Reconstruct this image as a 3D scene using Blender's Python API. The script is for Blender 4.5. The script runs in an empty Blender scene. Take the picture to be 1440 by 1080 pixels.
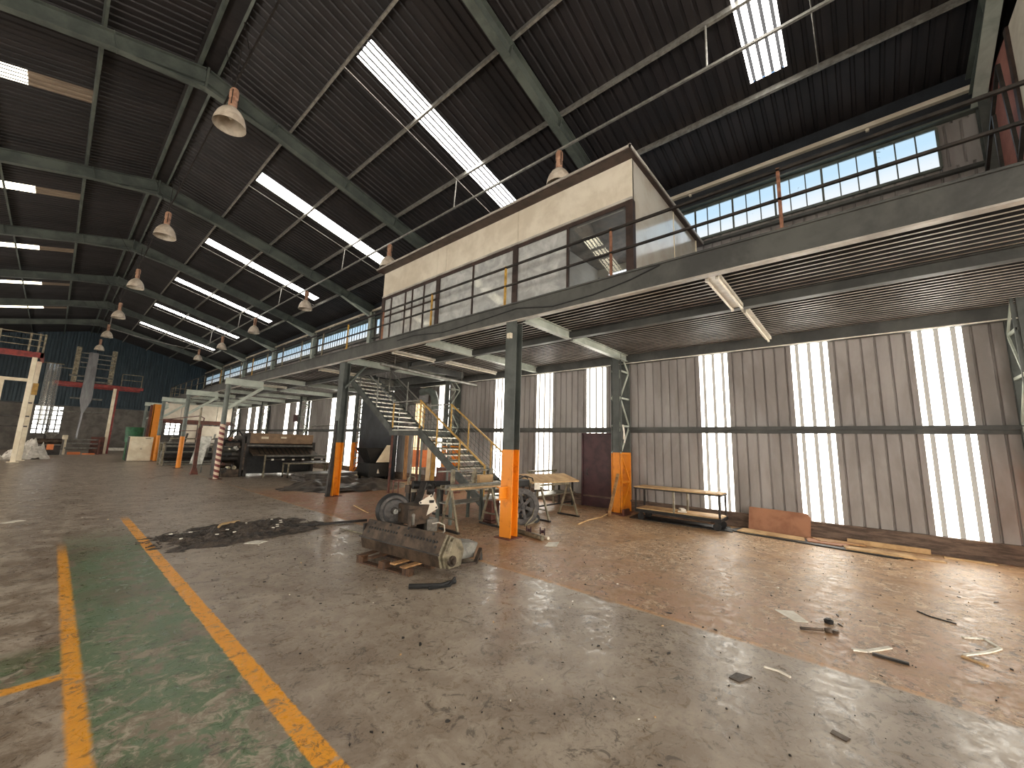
import bpy, math, random
from mathutils import Vector, Matrix
random.seed(7)
S = bpy.context.scene
COL = S.collection
# ------------------------------------------------------------------ camera, world, exposure
cam_d = bpy.data.cameras.new('camera')
cam = bpy.data.objects.new('camera', cam_d)
COL.objects.link(cam)
S.camera = cam
cam_d.sensor_fit = 'HORIZONTAL'
cam_d.sensor_width = 36.0
cam_d.lens = 36.0 * 557.6258 / 1440.0
cam_d.clip_start = 0.05
cam_d.clip_end = 400
CAM_H = 1.8
YAW, PITCH, ROLL = 0.85200366, 0.151847811, 0.0305340504
cy, sy, cp, sp = math.cos(YAW), math.sin(YAW), math.cos(PITCH), math.sin(PITCH)
fwd = Vector((sy * cp, cy * cp, sp))
rgt = Vector((cy, -sy, 0))
upv = rgt.cross(fwd)
cr, sr = math.cos(ROLL), math.sin(ROLL)
r2 = cr * rgt + sr * upv
u2 = -sr * rgt + cr * upv
cam.matrix_world = Matrix(((r2.x, u2.x, -fwd.x, 0), (r2.y, u2.y, -fwd.y, 0), (r2.z, u2.z, -fwd.z, CAM_H), (0, 0, 0, 1)))

W = bpy.data.worlds.new('sky')
S.world = W
W.use_nodes = True
wt = W.node_tree
wt.nodes.clear()
wo = wt.nodes.new('ShaderNodeOutputWorld')
wb = wt.nodes.new('ShaderNodeBackground')
wc = wt.nodes.new('ShaderNodeTexCoord')
ws = wt.nodes.new('ShaderNodeSeparateXYZ')
wr = wt.nodes.new('ShaderNodeValToRGB')
wt.links.new(wc.outputs['Generated'], ws.inputs[0])
wt.links.new(ws.outputs['Z'], wr.inputs[0])
wt.links.new(wr.outputs[0], wb.inputs[0])
wt.links.new(wb.outputs[0], wo.inputs[0])
e = wr.color_ramp.elements
e[0].position = 0.0; e[0].color = (0.55, 0.52, 0.48, 1)
e[1].position = 0.75; e[1].color = (0.28, 0.52, 0.95, 1)
x_ = e.new(0.06); x_.color = (0.95, 0.97, 1.0, 1)
x_ = e.new(0.45); x_.color = (0.55, 0.80, 1.0, 1)
wb.inputs['Strength'].default_value = 0.95

STRIP_POWER, ROOF_POWER, LEFT_POWER, REAR_FILL_POWER = 9.0, 10.0, 7.0, 24.0
S.view_settings.view_transform = 'Standard'
S.view_settings.look = 'None'
S.view_settings.exposure = 0.12
S.view_settings.gamma = 1.0
S.view_settings.use_curve_mapping = False

# ------------------------------------------------------------------ node helper
class NT:
    def __init__(s, name):
        s.m = bpy.data.materials.new(name)
        s.m.use_nodes = True
        s.t = s.m.node_tree
        s.t.nodes.clear()
        s.out = s.n('ShaderNodeOutputMaterial')
        s._pos = None
    def n(s, t): return s.t.nodes.new(t)
    def l(s, a, b): s.t.links.new(a, b)
    def put(s, sock, v):
        if isinstance(v, (int, float)): sock.default_value = v
        elif isinstance(v, (tuple, list)):
            sock.default_value = tuple(v) + (1,) if len(v) == 3 and len(sock.default_value) == 4 else tuple(v)
        else: s.l(v, sock)
    def math(s, op, a, b=0.0, clamp=False):
        n = s.n('ShaderNodeMath'); n.operation = op; n.use_clamp = clamp
        s.put(n.inputs[0], a); s.put(n.inputs[1], b)
        return n.outputs[0]
    def pos(s):
        if s._pos is None:
            s._pos = s.n('ShaderNodeNewGeometry').outputs['Position']
        return s._pos
    def objc(s): return s.n('ShaderNodeTexCoord').outputs['Object']
    def xyz(s, v):
        n = s.n('ShaderNodeSeparateXYZ'); s.l(v, n.inputs[0]); return n.outputs
    def noise(s, v, scale, detail=4, rough=0.6, dist=0.0, stretch=None):
        if stretch:
            mp = s.n('ShaderNodeMapping'); s.l(v, mp.inputs[0]); mp.inputs['Scale'].default_value = stretch; v = mp.outputs[0]
        n = s.n('ShaderNodeTexNoise'); s.l(v, n.inputs['Vector'])
        n.inputs['Scale'].default_value = scale; n.inputs['Detail'].default_value = detail
        n.inputs['Roughness'].default_value = rough; n.inputs['Distortion'].default_value = dist
        return n.outputs['Fac']
    def mix(s, f, a, b, mode='MIX'):
        n = s.n('ShaderNodeMix'); n.data_type = 'RGBA'; n.blend_type = mode
        s.put(n.inputs[0], f); s.put(n.inputs[6], a); s.put(n.inputs[7], b)
        return n.outputs[2]
    def ss(s, v, lo, hi):      # smoothstep
        n = s.n('ShaderNodeMapRange'); n.interpolation_type = 'SMOOTHSTEP'
        s.put(n.inputs[0], v); n.inputs[1].default_value = lo; n.inputs[2].default_value = hi
        return n.outputs[0]
    def band(s, v, lo, hi, w=0.01):
        return s.math('MULTIPLY', s.ss(v, lo - w, lo + w), s.math('SUBTRACT', 1.0, s.ss(v, hi - w, hi + w)))
    def bsdf(s, col, rough=0.6, metal=0.0, bump=None, bstr=0.2, spec=0.5, coat=0.0):
        b = s.n('ShaderNodeBsdfPrincipled')
        s.put(b.inputs['Base Color'], col); s.put(b.inputs['Roughness'], rough); s.put(b.inputs['Metallic'], metal)
        b.inputs['Specular IOR Level'].default_value = spec
        b.inputs['Coat Weight'].default_value = coat
        b.inputs['Coat Roughness'].default_value = 0.08
        if bump is not None:
            bn = s.n('ShaderNodeBump'); bn.inputs['Strength'].default_value = bstr; bn.inputs['Distance'].default_value = 0.02
            s.l(bump, bn.inputs['Height']); s.l(bn.outputs[0], b.inputs['Normal'])
        return b.outputs[0]
    def done(s, sh): s.l(sh, s.out.inputs[0]); return s.m

def lin(c):
    return tuple(((v / 255 / 12.92) if v / 255 <= 0.04045 else ((v / 255 + 0.055) / 1.055) ** 2.4) for v in c)

def MAT(name, c1, c2=None, rough=0.6, metal=0.0, scale=6, stretch=None, spec=0.5, bstr=0.15, lo=0.35, hi=0.65, coat=0.0):
    t = NT(name)
    c1 = lin(c1)
    c2 = lin(c2) if c2 else tuple(v * 0.6 for v in c1)
    p = t.pos()
    f = t.noise(p, scale, 5, 0.65, 0.3, stretch)
    col = t.mix(t.ss(f, lo, hi), c1, c2)
    f2 = t.noise(p, scale * 9, 3, 0.6)
    r = t.math('ADD', rough - 0.1, t.math('MULTIPLY', f, 0.2))
    return t.done(t.bsdf(col, r, metal, f2, bstr, spec, coat))

def EMIT(name, col, power, var=0.25, stretch=None, under=(200, 195, 180)):
    t = NT(name)
    p = t.pos()
    f = t.noise(p, 1.5, 4, 0.6, 0.2, stretch or (1, 6, 0.6))
    st = t.math('MULTIPLY', t.math('ADD', 1 - var, t.math('MULTIPLY', f, 2 * var)), power)
    em = t.n('ShaderNodeEmission')
    t.put(em.inputs[0], col); t.l(st, em.inputs[1])
    d = t.bsdf(lin(under), 0.5)
    a = t.n('ShaderNodeAddShader'); t.l(em.outputs[0], a.inputs[0]); t.l(d, a.inputs[1])
    return t.done(a.outputs[0])

def GLASS(name, tint=(0.9, 0.93, 0.92), rough=0.03, dirt=0.0, dirtcol=(0.7, 0.7, 0.68), emit=0.0):
    t = NT(name)
    tr = t.n('ShaderNodeBsdfTransparent'); tr.inputs[0].default_value = tint + (1,)
    gl = t.n('ShaderNodeBsdfGlossy'); gl.inputs['Roughness'].default_value = rough
    fr = t.n('ShaderNodeFresnel'); fr.inputs[0].default_value = 1.5
    m = t.n('ShaderNodeMixShader')
    t.l(t.math('MULTIPLY', fr.outputs[0], 0.7), m.inputs[0]); t.l(tr.outputs[0], m.inputs[1]); t.l(gl.outputs[0], m.inputs[2])
    sh = m.outputs[0]
    if dirt > 0:
        di = t.n('ShaderNodeBsdfTranslucent'); di.inputs[0].default_value = dirtcol + (1,)
        df = t.n('ShaderNodeBsdfDiffuse'); df.inputs[0].default_value = dirtcol + (1,)
        ad = t.n('ShaderNodeMixShader'); ad.inputs[0].default_value = 0.5
        t.l(di.outputs[0], ad.inputs[1]); t.l(df.outputs[0], ad.inputs[2])
        f = t.noise(t.pos(), 2.5, 5, 0.65, 0.5)
        fac = t.math('ADD', dirt * 0.7, t.math('MULTIPLY', t.ss(f, 0.3, 0.75), dirt * 0.6), True)
        m2 = t.n('ShaderNodeMixShader'); t.l(fac, m2.inputs[0]); t.l(sh, m2.inputs[1]); t.l(ad.outputs[0], m2.inputs[2])
        sh = m2.outputs[0]
    return t.done(sh)

# ------------------------------------------------------------------ mesh builder
Z = Vector((0, 0, 1))
def V(*a): return Vector(a)
class B:
    def __init__(s): s.v = []; s.f = []; s.mi = []; s.m = 0
    def face(s, ids): s.f.append(tuple(ids)); s.mi.append(s.m)
    def poly(s, pts):
        i = len(s.v); s.v += [Vector(p) for p in pts]; s.face(range(i, i + len(pts)))
    def hexa(s, p):           # 8 points: bottom 4 ccw, top 4 ccw
        i = len(s.v); s.v += [Vector(q) for q in p]
        for q in ((3, 2, 1, 0), (4, 5, 6, 7), (0, 1, 5, 4), (1, 2, 6, 5), (2, 3, 7, 6), (3, 0, 4, 7)): s.face([i + k for k in q])
        return s
    def bx(s, x0, y0, z0, x1, y1, z1):
        x0, x1 = min(x0, x1), max(x0, x1); y0, y1 = min(y0, y1), max(y0, y1); z0, z1 = min(z0, z1), max(z0, z1)
        return s.hexa([(x0, y0, z0), (x1, y0, z0), (x1, y1, z0), (x0, y1, z0), (x0, y0, z1), (x1, y0, z1), (x1, y1, z1), (x0, y1, z1)])
    def box(s, c, d, M=None):
        c = Vector(c); h = Vector(d) / 2
        pts = [Vector((sx * h.x, sy_ * h.y, sz * h.z)) for sz in (-1, 1) for sx, sy_ in ((-1, -1), (1, -1), (1, 1), (-1, 1))]
        if M is not None: pts = [M @ p for p in pts]
        return s.hexa([c + p for p in pts])
    def bar(s, p, q, w, h, up=Z):   # w across, h along up
        p = Vector(p); q = Vector(q); d = (q - p).normalized()
        up = Vector(up)
        if abs(d.dot(up)) > 0.99: up = Vector((1, 0, 0)) if abs(d.x) < 0.9 else Vector((0, 1, 0))
        a = d.cross(up).normalized(); b = a.cross(d).normalized()
        a *= w / 2; b *= h / 2
        return s.hexa([p - a - b, p + a - b, q + a - b, q - a - b, p - a + b, p + a + b, q + a + b, q - a + b])
    def ibeam(s, p, q, depth, width, t=0.02, up=Z):
        p = Vector(p); q = Vector(q); d = (q - p).normalized(); up = Vector(up)
        if abs(d.dot(up)) > 0.99: up = Vector((1, 0, 0))
        a = d.cross(up).normalized(); b = a.cross(d).normalized()
        s.bar(p, q, t, depth - 2 * t, b)
        o = b * (depth / 2 - t / 2)
        s.bar(p + o, q + o, width, t, b); s.bar(p - o, q - o, width, t, b)
        return s
    def ring(s, c, r, d, n):
        d = Vector(d).normalized(); a = d.orthogonal().normalized(); b = d.cross(a)
        i = len(s.v)
        for k in range(n):
            t = 2 * math.pi * k / n
            s.v.append(Vector(c) + a * (r * math.cos(t)) + b * (r * math.sin(t)))
        return i
    def tube(s, p, q, r, n=10, r2=None, cap=True):
        d = Vector(q) - Vector(p); i = s.ring(p, r, d, n); j = s.ring(q, r if r2 is None else r2, d, n)
        for k in range(n): s.face((i + k, i + (k + 1) % n, j + (k + 1) % n, j + k))
        if cap: s.face(list(range(i + n - 1, i - 1, -1))); s.face(range(j, j + n))
        return s
    def path(s, pts, r, n=8):
        pts = [Vector(p) for p in pts]; prev = None; first = None
        a = None
        for k, p in enumerate(pts):
            d = (pts[min(k + 1, len(pts) - 1)] - pts[max(k - 1, 0)]).normalized()
            if a is None: a = d.orthogonal().normalized()
            a = (a - d * a.dot(d)).normalized(); b = d.cross(a)
            i = len(s.v)
            for m in range(n):
                t = 2 * math.pi * m / n; s.v.append(p + a * (r * math.cos(t)) + b * (r * math.sin(t)))
            if prev is not None:
                for m in range(n): s.face((prev + m, prev + (m + 1) % n, i + (m + 1) % n, i + m))
            else: first = i
            prev = i
        s.face(list(range(first + n - 1, first - 1, -1))); s.face(range(prev, prev + n))
        return s
    def lathe(s, prof, c, axis=Z, n=24):   # prof: (r, h) along axis
        d = Vector(axis).normalized(); rows = []
        for r, h in prof: rows.append(s.ring(Vector(c) + d * h, max(r, 1e-4), d, n))
        for i, j in zip(rows, rows[1:]):
            for k in range(n): s.face((i + k, i + (k + 1) % n, j + (k + 1) % n, j + k))
        return s
    def prism(s, poly, vec):
        n = len(poly); i = len(s.v); vec = Vector(vec)
        s.v += [Vector(p) for p in poly]; s.v += [Vector(p) + vec for p in poly]
        s.face(list(range(i + n - 1, i - 1, -1))); s.face(range(i + n, i + 2 * n))
        for k in range(n): s.face((i + k, i + (k + 1) % n, i + n + (k + 1) % n, i + n + k))
        return s
    def corr(s, O, U, Nn, Vv, length, pitch, rib, depth, ribmat=None, fl=0.022):
        # ribbed sheet: runs along U, ribs displaced along Nn, extruded by Vv
        O = Vector(O); U = Vector(U); Nn = Vector(Nn); Vv = Vector(Vv)
        cnt = max(1, round(length / pitch)); pt = length / cnt
        prof = [(0, 0, 0)]
        for k in range(cnt):
            c = (k + 0.5) * pt
            prof += [(c - rib / 2 - fl, 0, 0), (c - rib / 2, depth, 1), (c + rib / 2, depth, 1), (c + rib / 2 + fl, 0, 1)]
        prof.append((length, 0, 0))
        i = len(s.v)
        for u, o, _ in prof:
            p = O + U * u + Nn * o; s.v.append(p); s.v.append(p + Vv)
        m0 = s.m
        for k in range(len(prof) - 1):
            if ribmat is not None: s.m = ribmat if prof[k + 1][2] else m0
            s.face((i + 2 * k, i + 2 * k + 2, i + 2 * k + 3, i + 2 * k + 1))
        s.m = m0
        return s
    def xf(s, M):
        s.v = [M @ p for p in s.v]; return s

ORG = {}
def build(name, b, mats, parent=None, smooth=False, bevel=0.0, org=None):
    if not isinstance(mats, (list, tuple)): mats = [mats]
    me = bpy.data.meshes.new(name)
    o = bpy.data.objects.new(name, me)
    if parent is not None: og = ORG[parent]
    elif org is not None: og = Vector(org)
    else:
        og = Vector((0, 0, 0))
    me.from_pydata([tuple(p - og) for p in b.v], [], b.f)
    for m in mats: me.materials.append(m)
    if len(mats) > 1: me.polygons.foreach_set('material_index', b.mi)
    if smooth:
        me.polygons.foreach_set('use_smooth', [True] * len(me.polygons))
        me.set_sharp_from_angle(angle=math.radians(38))
    me.update()
    COL.objects.link(o)
    if parent is not None: o.parent = parent
    else: o.location = og
    ORG[o] = og
    if bevel > 0:
        md = o.modifiers.new('bevel', 'BEVEL'); md.width = bevel; md.segments = 2; md.limit_method = 'ANGLE'
    return o
def tag(o, label, cat, group=None, kind=None):
    o['label'] = label; o['category'] = cat
    if group: o['group'] = group
    if kind: o['kind'] = kind
    return o
def thing(name, label, cat, loc=(0, 0, 0), group=None, local=False, rotz=0.0):
    o = bpy.data.objects.new(name, None); COL.objects.link(o)
    o.empty_display_size = 0.2
    o.location = loc; o.rotation_euler = (0, 0, rotz)
    ORG[o] = Vector((0, 0, 0)) if local else Vector(loc)
    return tag(o, label, cat, group)
def single(name, b, mat, label, cat, org, group=None, smooth=False, bevel=0.0, kind=None):
    return tag(build(name, b, mat, None, smooth, bevel, org), label, cat, group, kind)
def struct(name, b, mats, parent=None, smooth=False):
    o = build(name, b, mats, parent, smooth)
    if parent is None: o['kind'] = 'structure'
    return o
def dup(root, loc, rotz, label, group=None):
    r = root.copy(); COL.objects.link(r); r.location = loc; r.rotation_euler = (0, 0, rotz)
    r['label'] = label; ORG[r] = Vector((0, 0, 0))
    if group: r['group'] = group
    for ch in list(root.children):
        c = ch.copy(); COL.objects.link(c); c.parent = r
        for g in list(ch.children):
            d = g.copy(); COL.objects.link(d); d.parent = c
    return r
NTH = ['nearest', 'second', 'third', 'fourth', 'fifth', 'sixth', 'seventh', 'eighth', 'ninth', 'tenth', 'eleventh', 'twelfth', 'thirteenth', 'fourteenth', 'fifteenth', 'sixteenth', 'seventeenth', 'eighteenth', 'nineteenth', 'twentieth']

# ------------------------------------------------------------------ materials
M_wall = MAT('ribbed_wall_sheet', (156, 150, 146), (130, 123, 119), 0.5, 0.0, 1.2, (1, 1, 0.3))
M_plinth = MAT('plinth_brick', (120, 100, 86), (78, 64, 56), 0.85, 0, 5, (1, 0.5, 3), bstr=0.6)
M_roof = MAT('dark_roof_sheet', (43, 38, 38), (30, 27, 28), 0.55, 0.0, 1.0, (0.4, 2, 1))
M_steelg = MAT('grey_green_steel', (100, 106, 98), (76, 82, 77), 0.45, 0.0, 1.5)
M_cold = MAT('dark_grey_column_paint', (82, 86, 82), (62, 66, 63), 0.5, 0, 1.5)
M_steelp = MAT('pale_green_steel', (192, 198, 186), (160, 166, 155), 0.45, 0.0, 1.5)
M_beam = MAT('dusty_grey_beam', (80, 80, 76), (58, 58, 56), 0.55, 0, 1.4)
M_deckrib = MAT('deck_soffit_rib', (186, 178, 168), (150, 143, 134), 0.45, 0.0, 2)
M_deckpan = MAT('deck_soffit_pan', (48, 46, 46), (34, 33, 33), 0.6, 0.0, 2)  # pans coloured far darker than the ribs, painting in the shade of the recesses
M_orange = MAT('orange_paint', (226, 136, 22), (190, 104, 14), 0.42, 0, 5, lo=0.5, hi=0.75)
M_rust = MAT('rusty_red_steel', (108, 60, 46), (72, 42, 33), 0.6, 0, 4)
M_dark = MAT('dark_machine_steel', (58, 52, 48), (32, 29, 27), 0.5, 0.3, 4)
M_black = MAT('black_rubber', (26, 25, 25), (14, 14, 14), 0.55, 0, 8)
M_brownm = MAT('greasy_brown_steel', (92, 76, 62), (52, 42, 34), 0.5, 0.35, 5)
M_galv = MAT('galvanised_steel', (150, 148, 140), (112, 110, 104), 0.38, 0.6, 6)
M_bare = MAT('bare_dusty_steel', (150, 140, 118), (98, 90, 74), 0.45, 0.4, 6)
M_cream = MAT('cream_paint', (242, 230, 204), (222, 206, 176), 0.5, 0, 2)
M_creamw = MAT('cream_panel', (226, 216, 198), (206, 194, 174), 0.5, 0, 1.2)
M_gloss = MAT('glossy_white_panel', (214, 208, 196), (200, 190, 174), 0.16, 0, 1.5, coat=1.0, bstr=0.02)
M_brown = MAT('brown_office_frame', (66, 50, 44), (48, 36, 32), 0.5, 0, 4)
M_maroon = MAT('maroon_paint', (76, 42, 46), (58, 32, 36), 0.5, 0, 3)
M_pink = MAT('terracotta_panel', (170, 112, 98), (146, 94, 84), 0.7, 0, 2)
M_wood = MAT('raw_timber', (176, 134, 88), (128, 92, 58), 0.7, 0, 3, (6, 1, 1), bstr=0.3)
M_woodp = MAT('dark_pallet_timber', (92, 62, 38), (44, 30, 20), 0.75, 0, 4, (1, 5, 1), bstr=0.3)
M_card = MAT('brown_cardboard', (164, 116, 88), (140, 96, 72), 0.8, 0, 2.5)
M_cardl = MAT('light_board', (206, 172, 126), (176, 140, 98), 0.75, 0, 3)
M_paper = MAT('white_paper', (240, 234, 222), (214, 206, 190), 0.7, 0, 8)
M_tarp = MAT('dusty_black_sheeting', (98, 88, 80), (50, 45, 42), 0.42, 0, 3, bstr=0.5)
M_shred = MAT('shredded_dark_plastic', (84, 72, 62), (36, 31, 28), 0.55, 0, 7, bstr=0.8)
M_yellow = MAT('yellow_rail_paint', (200, 158, 74), (160, 120, 52), 0.45, 0, 5)
M_tread = MAT('pale_stair_tread', (242, 238, 222), (220, 214, 196), 0.3, 0.5, 5)  # near-white base, raised to imitate treads brightened by glancing daylight
M_stairs = MAT('dark_stringer', (70, 74, 68), (50, 52, 48), 0.5, 0, 4)
M_lampt = MAT('lamp_terracotta_housing', (196, 156, 130), (160, 116, 92), 0.5, 0, 8)
M_lampw = MAT('lamp_bell_enamel', (226, 212, 194), (190, 172, 152), 0.4, 0, 5)
M_lampi = MAT('lamp_bell_inside', (190, 178, 162), (160, 148, 130), 0.35, 0, 5)
M_tubew = MAT('fluorescent_tube', (226, 216, 196), (206, 196, 176), 0.3, 0, 6)
M_batten = MAT('batten_enamel', (206, 200, 186), (180, 172, 158), 0.4, 0, 4)
M_blue = MAT('blue_gable_sheet', (58, 76, 86), (42, 58, 68), 0.5, 0, 1.5, (3, 1, 0.4))
M_endm = MAT('grey_masonry', (130, 124, 116), (104, 98, 92), 0.85, 0, 1.5, bstr=0.4)
M_red = MAT('red_platform_paint', (150, 52, 44), (112, 40, 36), 0.5, 0, 4)
M_green = MAT('green_plastic', (36, 96, 60), (26, 72, 46), 0.45, 0, 6)
M_orangeb = MAT('orange_board_paint', (236, 142, 84), (220, 122, 66), 0.5, 0, 4)
M_white = MAT('white_bag', (226, 220, 210), (190, 182, 170), 0.7, 0, 6, bstr=0.5)
M_conduit = MAT('galvanised_conduit', (176, 172, 164), (140, 136, 128), 0.4, 0.5, 8)
M_tire = MAT('worn_grey_tyre', (86, 80, 76), (50, 46, 44), 0.6, 0, 9)
M_film = GLASS('clear_plastic_film', (0.93, 0.93, 0.92), 0.12, 0.14)
M_panelit = GLASS('office_pane_lit_tint', (0.95, 0.96, 0.95), 0.03, 0.46, (0.92, 0.91, 0.88))  # milky white put in to imitate the bright rooms behind clear glass
M_filmg = MAT('grey_plastic_film', (122, 120, 120), (96, 94, 94), 0.25, 0, 3, (2, 2, 0.3))
M_pane = GLASS('office_window_pane', (0.95, 0.96, 0.95), 0.02, 0.06, (0.85, 0.84, 0.8))
M_officein = MAT('office_inner_wall', (226, 220, 208), (210, 202, 188), 0.6, 0, 1.2)
M_strip = EMIT('backlit_translucent_strip', (1.0, 0.96, 0.86), STRIP_POWER)
M_stripr = EMIT('backlit_strip_rib', (0.9, 0.84, 0.74), STRIP_POWER * 0.04, under=(120, 112, 100))
M_sky = EMIT('backlit_roof_strip', (1.0, 0.98, 0.93), ROOF_POWER, stretch=(0.6, 6, 1))
M_skyr = EMIT('backlit_roof_rib', (0.8, 0.8, 0.8), ROOF_POWER * 0.02, under=(70, 66, 64))
M_skyl = EMIT('backlit_roof_strip_warm', (1.0, 0.9, 0.66), LEFT_POWER, stretch=(0.6, 6, 1))
M_skyd = MAT('grimy_roof_strip', (150, 132, 112), (124, 108, 92), 0.5, 0, 3, (0.5, 4, 1))
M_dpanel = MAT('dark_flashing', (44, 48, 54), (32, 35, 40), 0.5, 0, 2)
M_warmstrip = EMIT('backlit_yellowed_strip', (1.0, 0.70, 0.34), 1.6)
M_endwin = EMIT('backlit_barred_glazing', (1.0, 0.98, 0.92), 3.5)
M_backwin = EMIT('backlit_office_window', (0.86, 0.92, 1.0), 1.6)
M_stripl = EMIT('backlit_left_strip', (1.0, 0.94, 0.84), 20.0)  # unseen strips, made brighter than the window wall's to light the left floor
M_rearfill = EMIT('rear_fill_panel', (1.0, 0.95, 0.86), REAR_FILL_POWER)  # unseen glowing panels added behind the camera to light the foreground floor
def clere():
    t = NT('dirty_clerestory_pane')
    tr = t.n('ShaderNodeBsdfTransparent'); tr.inputs[0].default_value = (0.9, 0.95, 1, 1)
    em = t.n('ShaderNodeEmission')
    p = t.pos(); z = t.xyz(p)[2]
    col = t.mix(t.ss(z, 7.7, 8.4), (0.94, 0.98, 1.0), (0.60, 0.83, 1.0))
    t.l(col, em.inputs[0]); em.inputs[1].default_value = 0.92
    m = t.n('ShaderNodeMixShader'); m.inputs[0].default_value = 0.75
    t.l(tr.outputs[0], m.inputs[1]); t.l(em.outputs[0], m.inputs[2])
    d = t.bsdf(lin((60, 56, 52)), 0.9)
    f = t.noise(p, 4.5, 6, 0.75, 1.2)
    m2 = t.n('ShaderNodeMixShader'); t.l(t.ss(f, 0.66, 0.70), m2.inputs[0]); t.l(m.outputs[0], m2.inputs[1]); t.l(d, m2.inputs[2])
    return t.done(m2.outputs[0])
M_clere = clere()
def stripes():
    t = NT('red_white_spiral_tape')
    p = t.xyz(t.objc())
    a = t.math('MULTIPLY', t.math('ARCTAN2', p[1], p[0]), 1 / (2 * math.pi))
    s_ = t.math('FRACT', t.math('ADD', t.math('MULTIPLY', p[2], 4.5), a))
    f = t.ss(s_, 0.47, 0.53)
    return t.done(t.bsdf(t.mix(f, lin((112, 42, 42)), lin((214, 190, 164))), 0.5))
M_stripes = stripes()

def floor_mat():
    t = NT('worn_painted_concrete')
    p = t.pos(); x, y, z = t.xyz(p)
    n0 = t.noise(p, 0.35, 3, 0.5, 0.3)
    n1 = t.noise(p, 0.9, 5, 0.62, 0.5)
    n2 = t.noise(p, 2.6, 7, 0.72, 0.7)
    n3 = t.noise(p, 8.0, 7, 0.76, 1.0)
    n4 = t.noise(p, 24.0, 5, 0.72, 0.6)
    base = t.mix(t.ss(n2, 0.36, 0.64), lin((172, 158, 142)), lin((146, 130, 114)))
    base = t.mix(t.math('MULTIPLY', t.ss(n1, 0.48, 0.66), 0.5), base, lin((112, 92, 76)))
    base = t.mix(t.math('MULTIPLY', t.ss(n3, 0.54, 0.66), 0.4), base, lin((190, 178, 162)))
    leftp = t.math('SUBTRACT', 1.0, t.ss(x, 0.0, 2.2))
    base = t.mix(t.math('MULTIPLY', leftp, t.math('MULTIPLY', t.ss(n2, 0.42, 0.60), 0.6)), base, lin((106, 86, 66)))
    # browner, dustier bay beside the window wall
    inbay = t.ss(t.math('ADD', x, t.math('MULTIPLY', n2, 0.25)), 4.70, 4.78)
    inbay = t.math('MULTIPLY', inbay, t.math('SUBTRACT', 1.0, t.ss(y, 14.0, 17.5)))
    dust = t.mix(t.ss(n2, 0.35, 0.66), lin((190, 152, 112)), lin((154, 118, 84)))
    scrape = t.math('MULTIPLY', t.ss(n3, 0.50, 0.57), t.ss(n1, 0.40, 0.56))
    dust = t.mix(t.math('MULTIPLY', scrape, 0.75), dust, lin((226, 204, 176)))
    redp = t.math('MULTIPLY', t.math('SUBTRACT', 1.0, t.ss(x, 5.0, 7.6)), t.ss(n2, 0.60, 0.40))
    dust = t.mix(t.math('MULTIPLY', redp, 0.55), dust, lin((150, 106, 88)))
    deep = t.math('MULTIPLY', t.ss(y, 6.0, 9.0), t.math('SUBTRACT', 1.0, t.ss(y, 13.0, 16.0)))
    dust = t.mix(t.math('MULTIPLY', deep, t.math('MULTIPLY', t.ss(n2, 0.65, 0.4), 0.6)), dust, lin((164, 104, 84)))
    col = t.mix(inbay, base, dust)
    # green walkway, worn through in patches
    wear = t.math('ADD', t.math('MULTIPLY', n2, 0.6), t.math('MULTIPLY', n3, 0.4))
    wear = t.math('ADD', wear, t.math('MULTIPLY', t.math('SUBTRACT', 1.0, t.ss(y, 1.5, 6.0)), 0.055))
    g = t.math('MULTIPLY', t.band(x, 0.36, 1.22, 0.02), t.math('SUBTRACT', 1.0, t.ss(y, 8.6, 11.4)))
    g2 = t.math('MULTIPLY', t.math('SUBTRACT', 1.0, t.ss(x, 0.30, 0.34)), t.band(y, 4.66, 5.3, 0.12))
    g = t.math('MAXIMUM', g, g2)
    gm = t.math('MULTIPLY', g, t.math('SUBTRACT', 1.0, t.math('MULTIPLY', t.ss(wear, 0.51, 0.57), 0.9)))
    gcol = t.mix(t.ss(n2, 0.35, 0.65), lin((76, 106, 70)), lin((104, 118, 86)))
    gcol = t.mix(t.math('MULTIPLY', t.ss(n1, 0.5, 0.62), 0.6), gcol, lin((96, 88, 64)))
    col = t.mix(t.math('MULTIPLY', gm, 0.9), col, gcol)
    pale = t.math('MULTIPLY', t.math('MULTIPLY', g, t.ss(n3, 0.52, 0.60)), t.math('SUBTRACT', 1.0, t.ss(y, 3.0, 8.0)))
    col = t.mix(t.math('MULTIPLY', pale, 0.75), col, lin((178, 168, 148)))
    # yellow lines
    edge = t.math('MULTIPLY', t.math('SUBTRACT', n3, 0.5), 0.06)
    xe = t.math('ADD', x, edge); ye = t.math('ADD', y, edge)
    l1 = t.math('MULTIPLY', t.band(xe, 1.20, 1.335, 0.008), t.math('SUBTRACT', 1.0, t.ss(y, 11.4, 12.4)))
    l2 = t.math('MULTIPLY', t.band(xe, 0.295, 0.395, 0.018), t.math('SUBTRACT', 1.0, t.ss(y, 8.6, 10.2)))
    l3 = t.math('MULTIPLY', t.band(ye, 4.55, 4.66, 0.015), t.math('SUBTRACT', 1.0, t.ss(x, 0.29, 0.31)))
    ln = t.math('MAXIMUM', l1, t.math('MAXIMUM', t.math('MULTIPLY', l2, 0.9), t.math('MULTIPLY', l3, 0.85)))
    lw = t.math('SUBTRACT', 1.0, t.math('MULTIPLY', t.ss(t.math('ADD', t.math('MULTIPLY', n3, 0.6), t.math('MULTIPLY', n2, 0.4)), 0.53, 0.60), 0.75))
    ycol = t.mix(n4, lin((250, 176, 40)), lin((226, 144, 26)))
    col = t.mix(t.math('MULTIPLY', ln, lw), col, ycol)
    l4 = t.math('MULTIPLY', t.band(xe, 4.60, 4.68, 0.012), t.ss(n2, 0.62, 0.40))
    col = t.mix(t.math('MULTIPLY', l4, 0.55), col, lin((206, 148, 78)))
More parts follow.
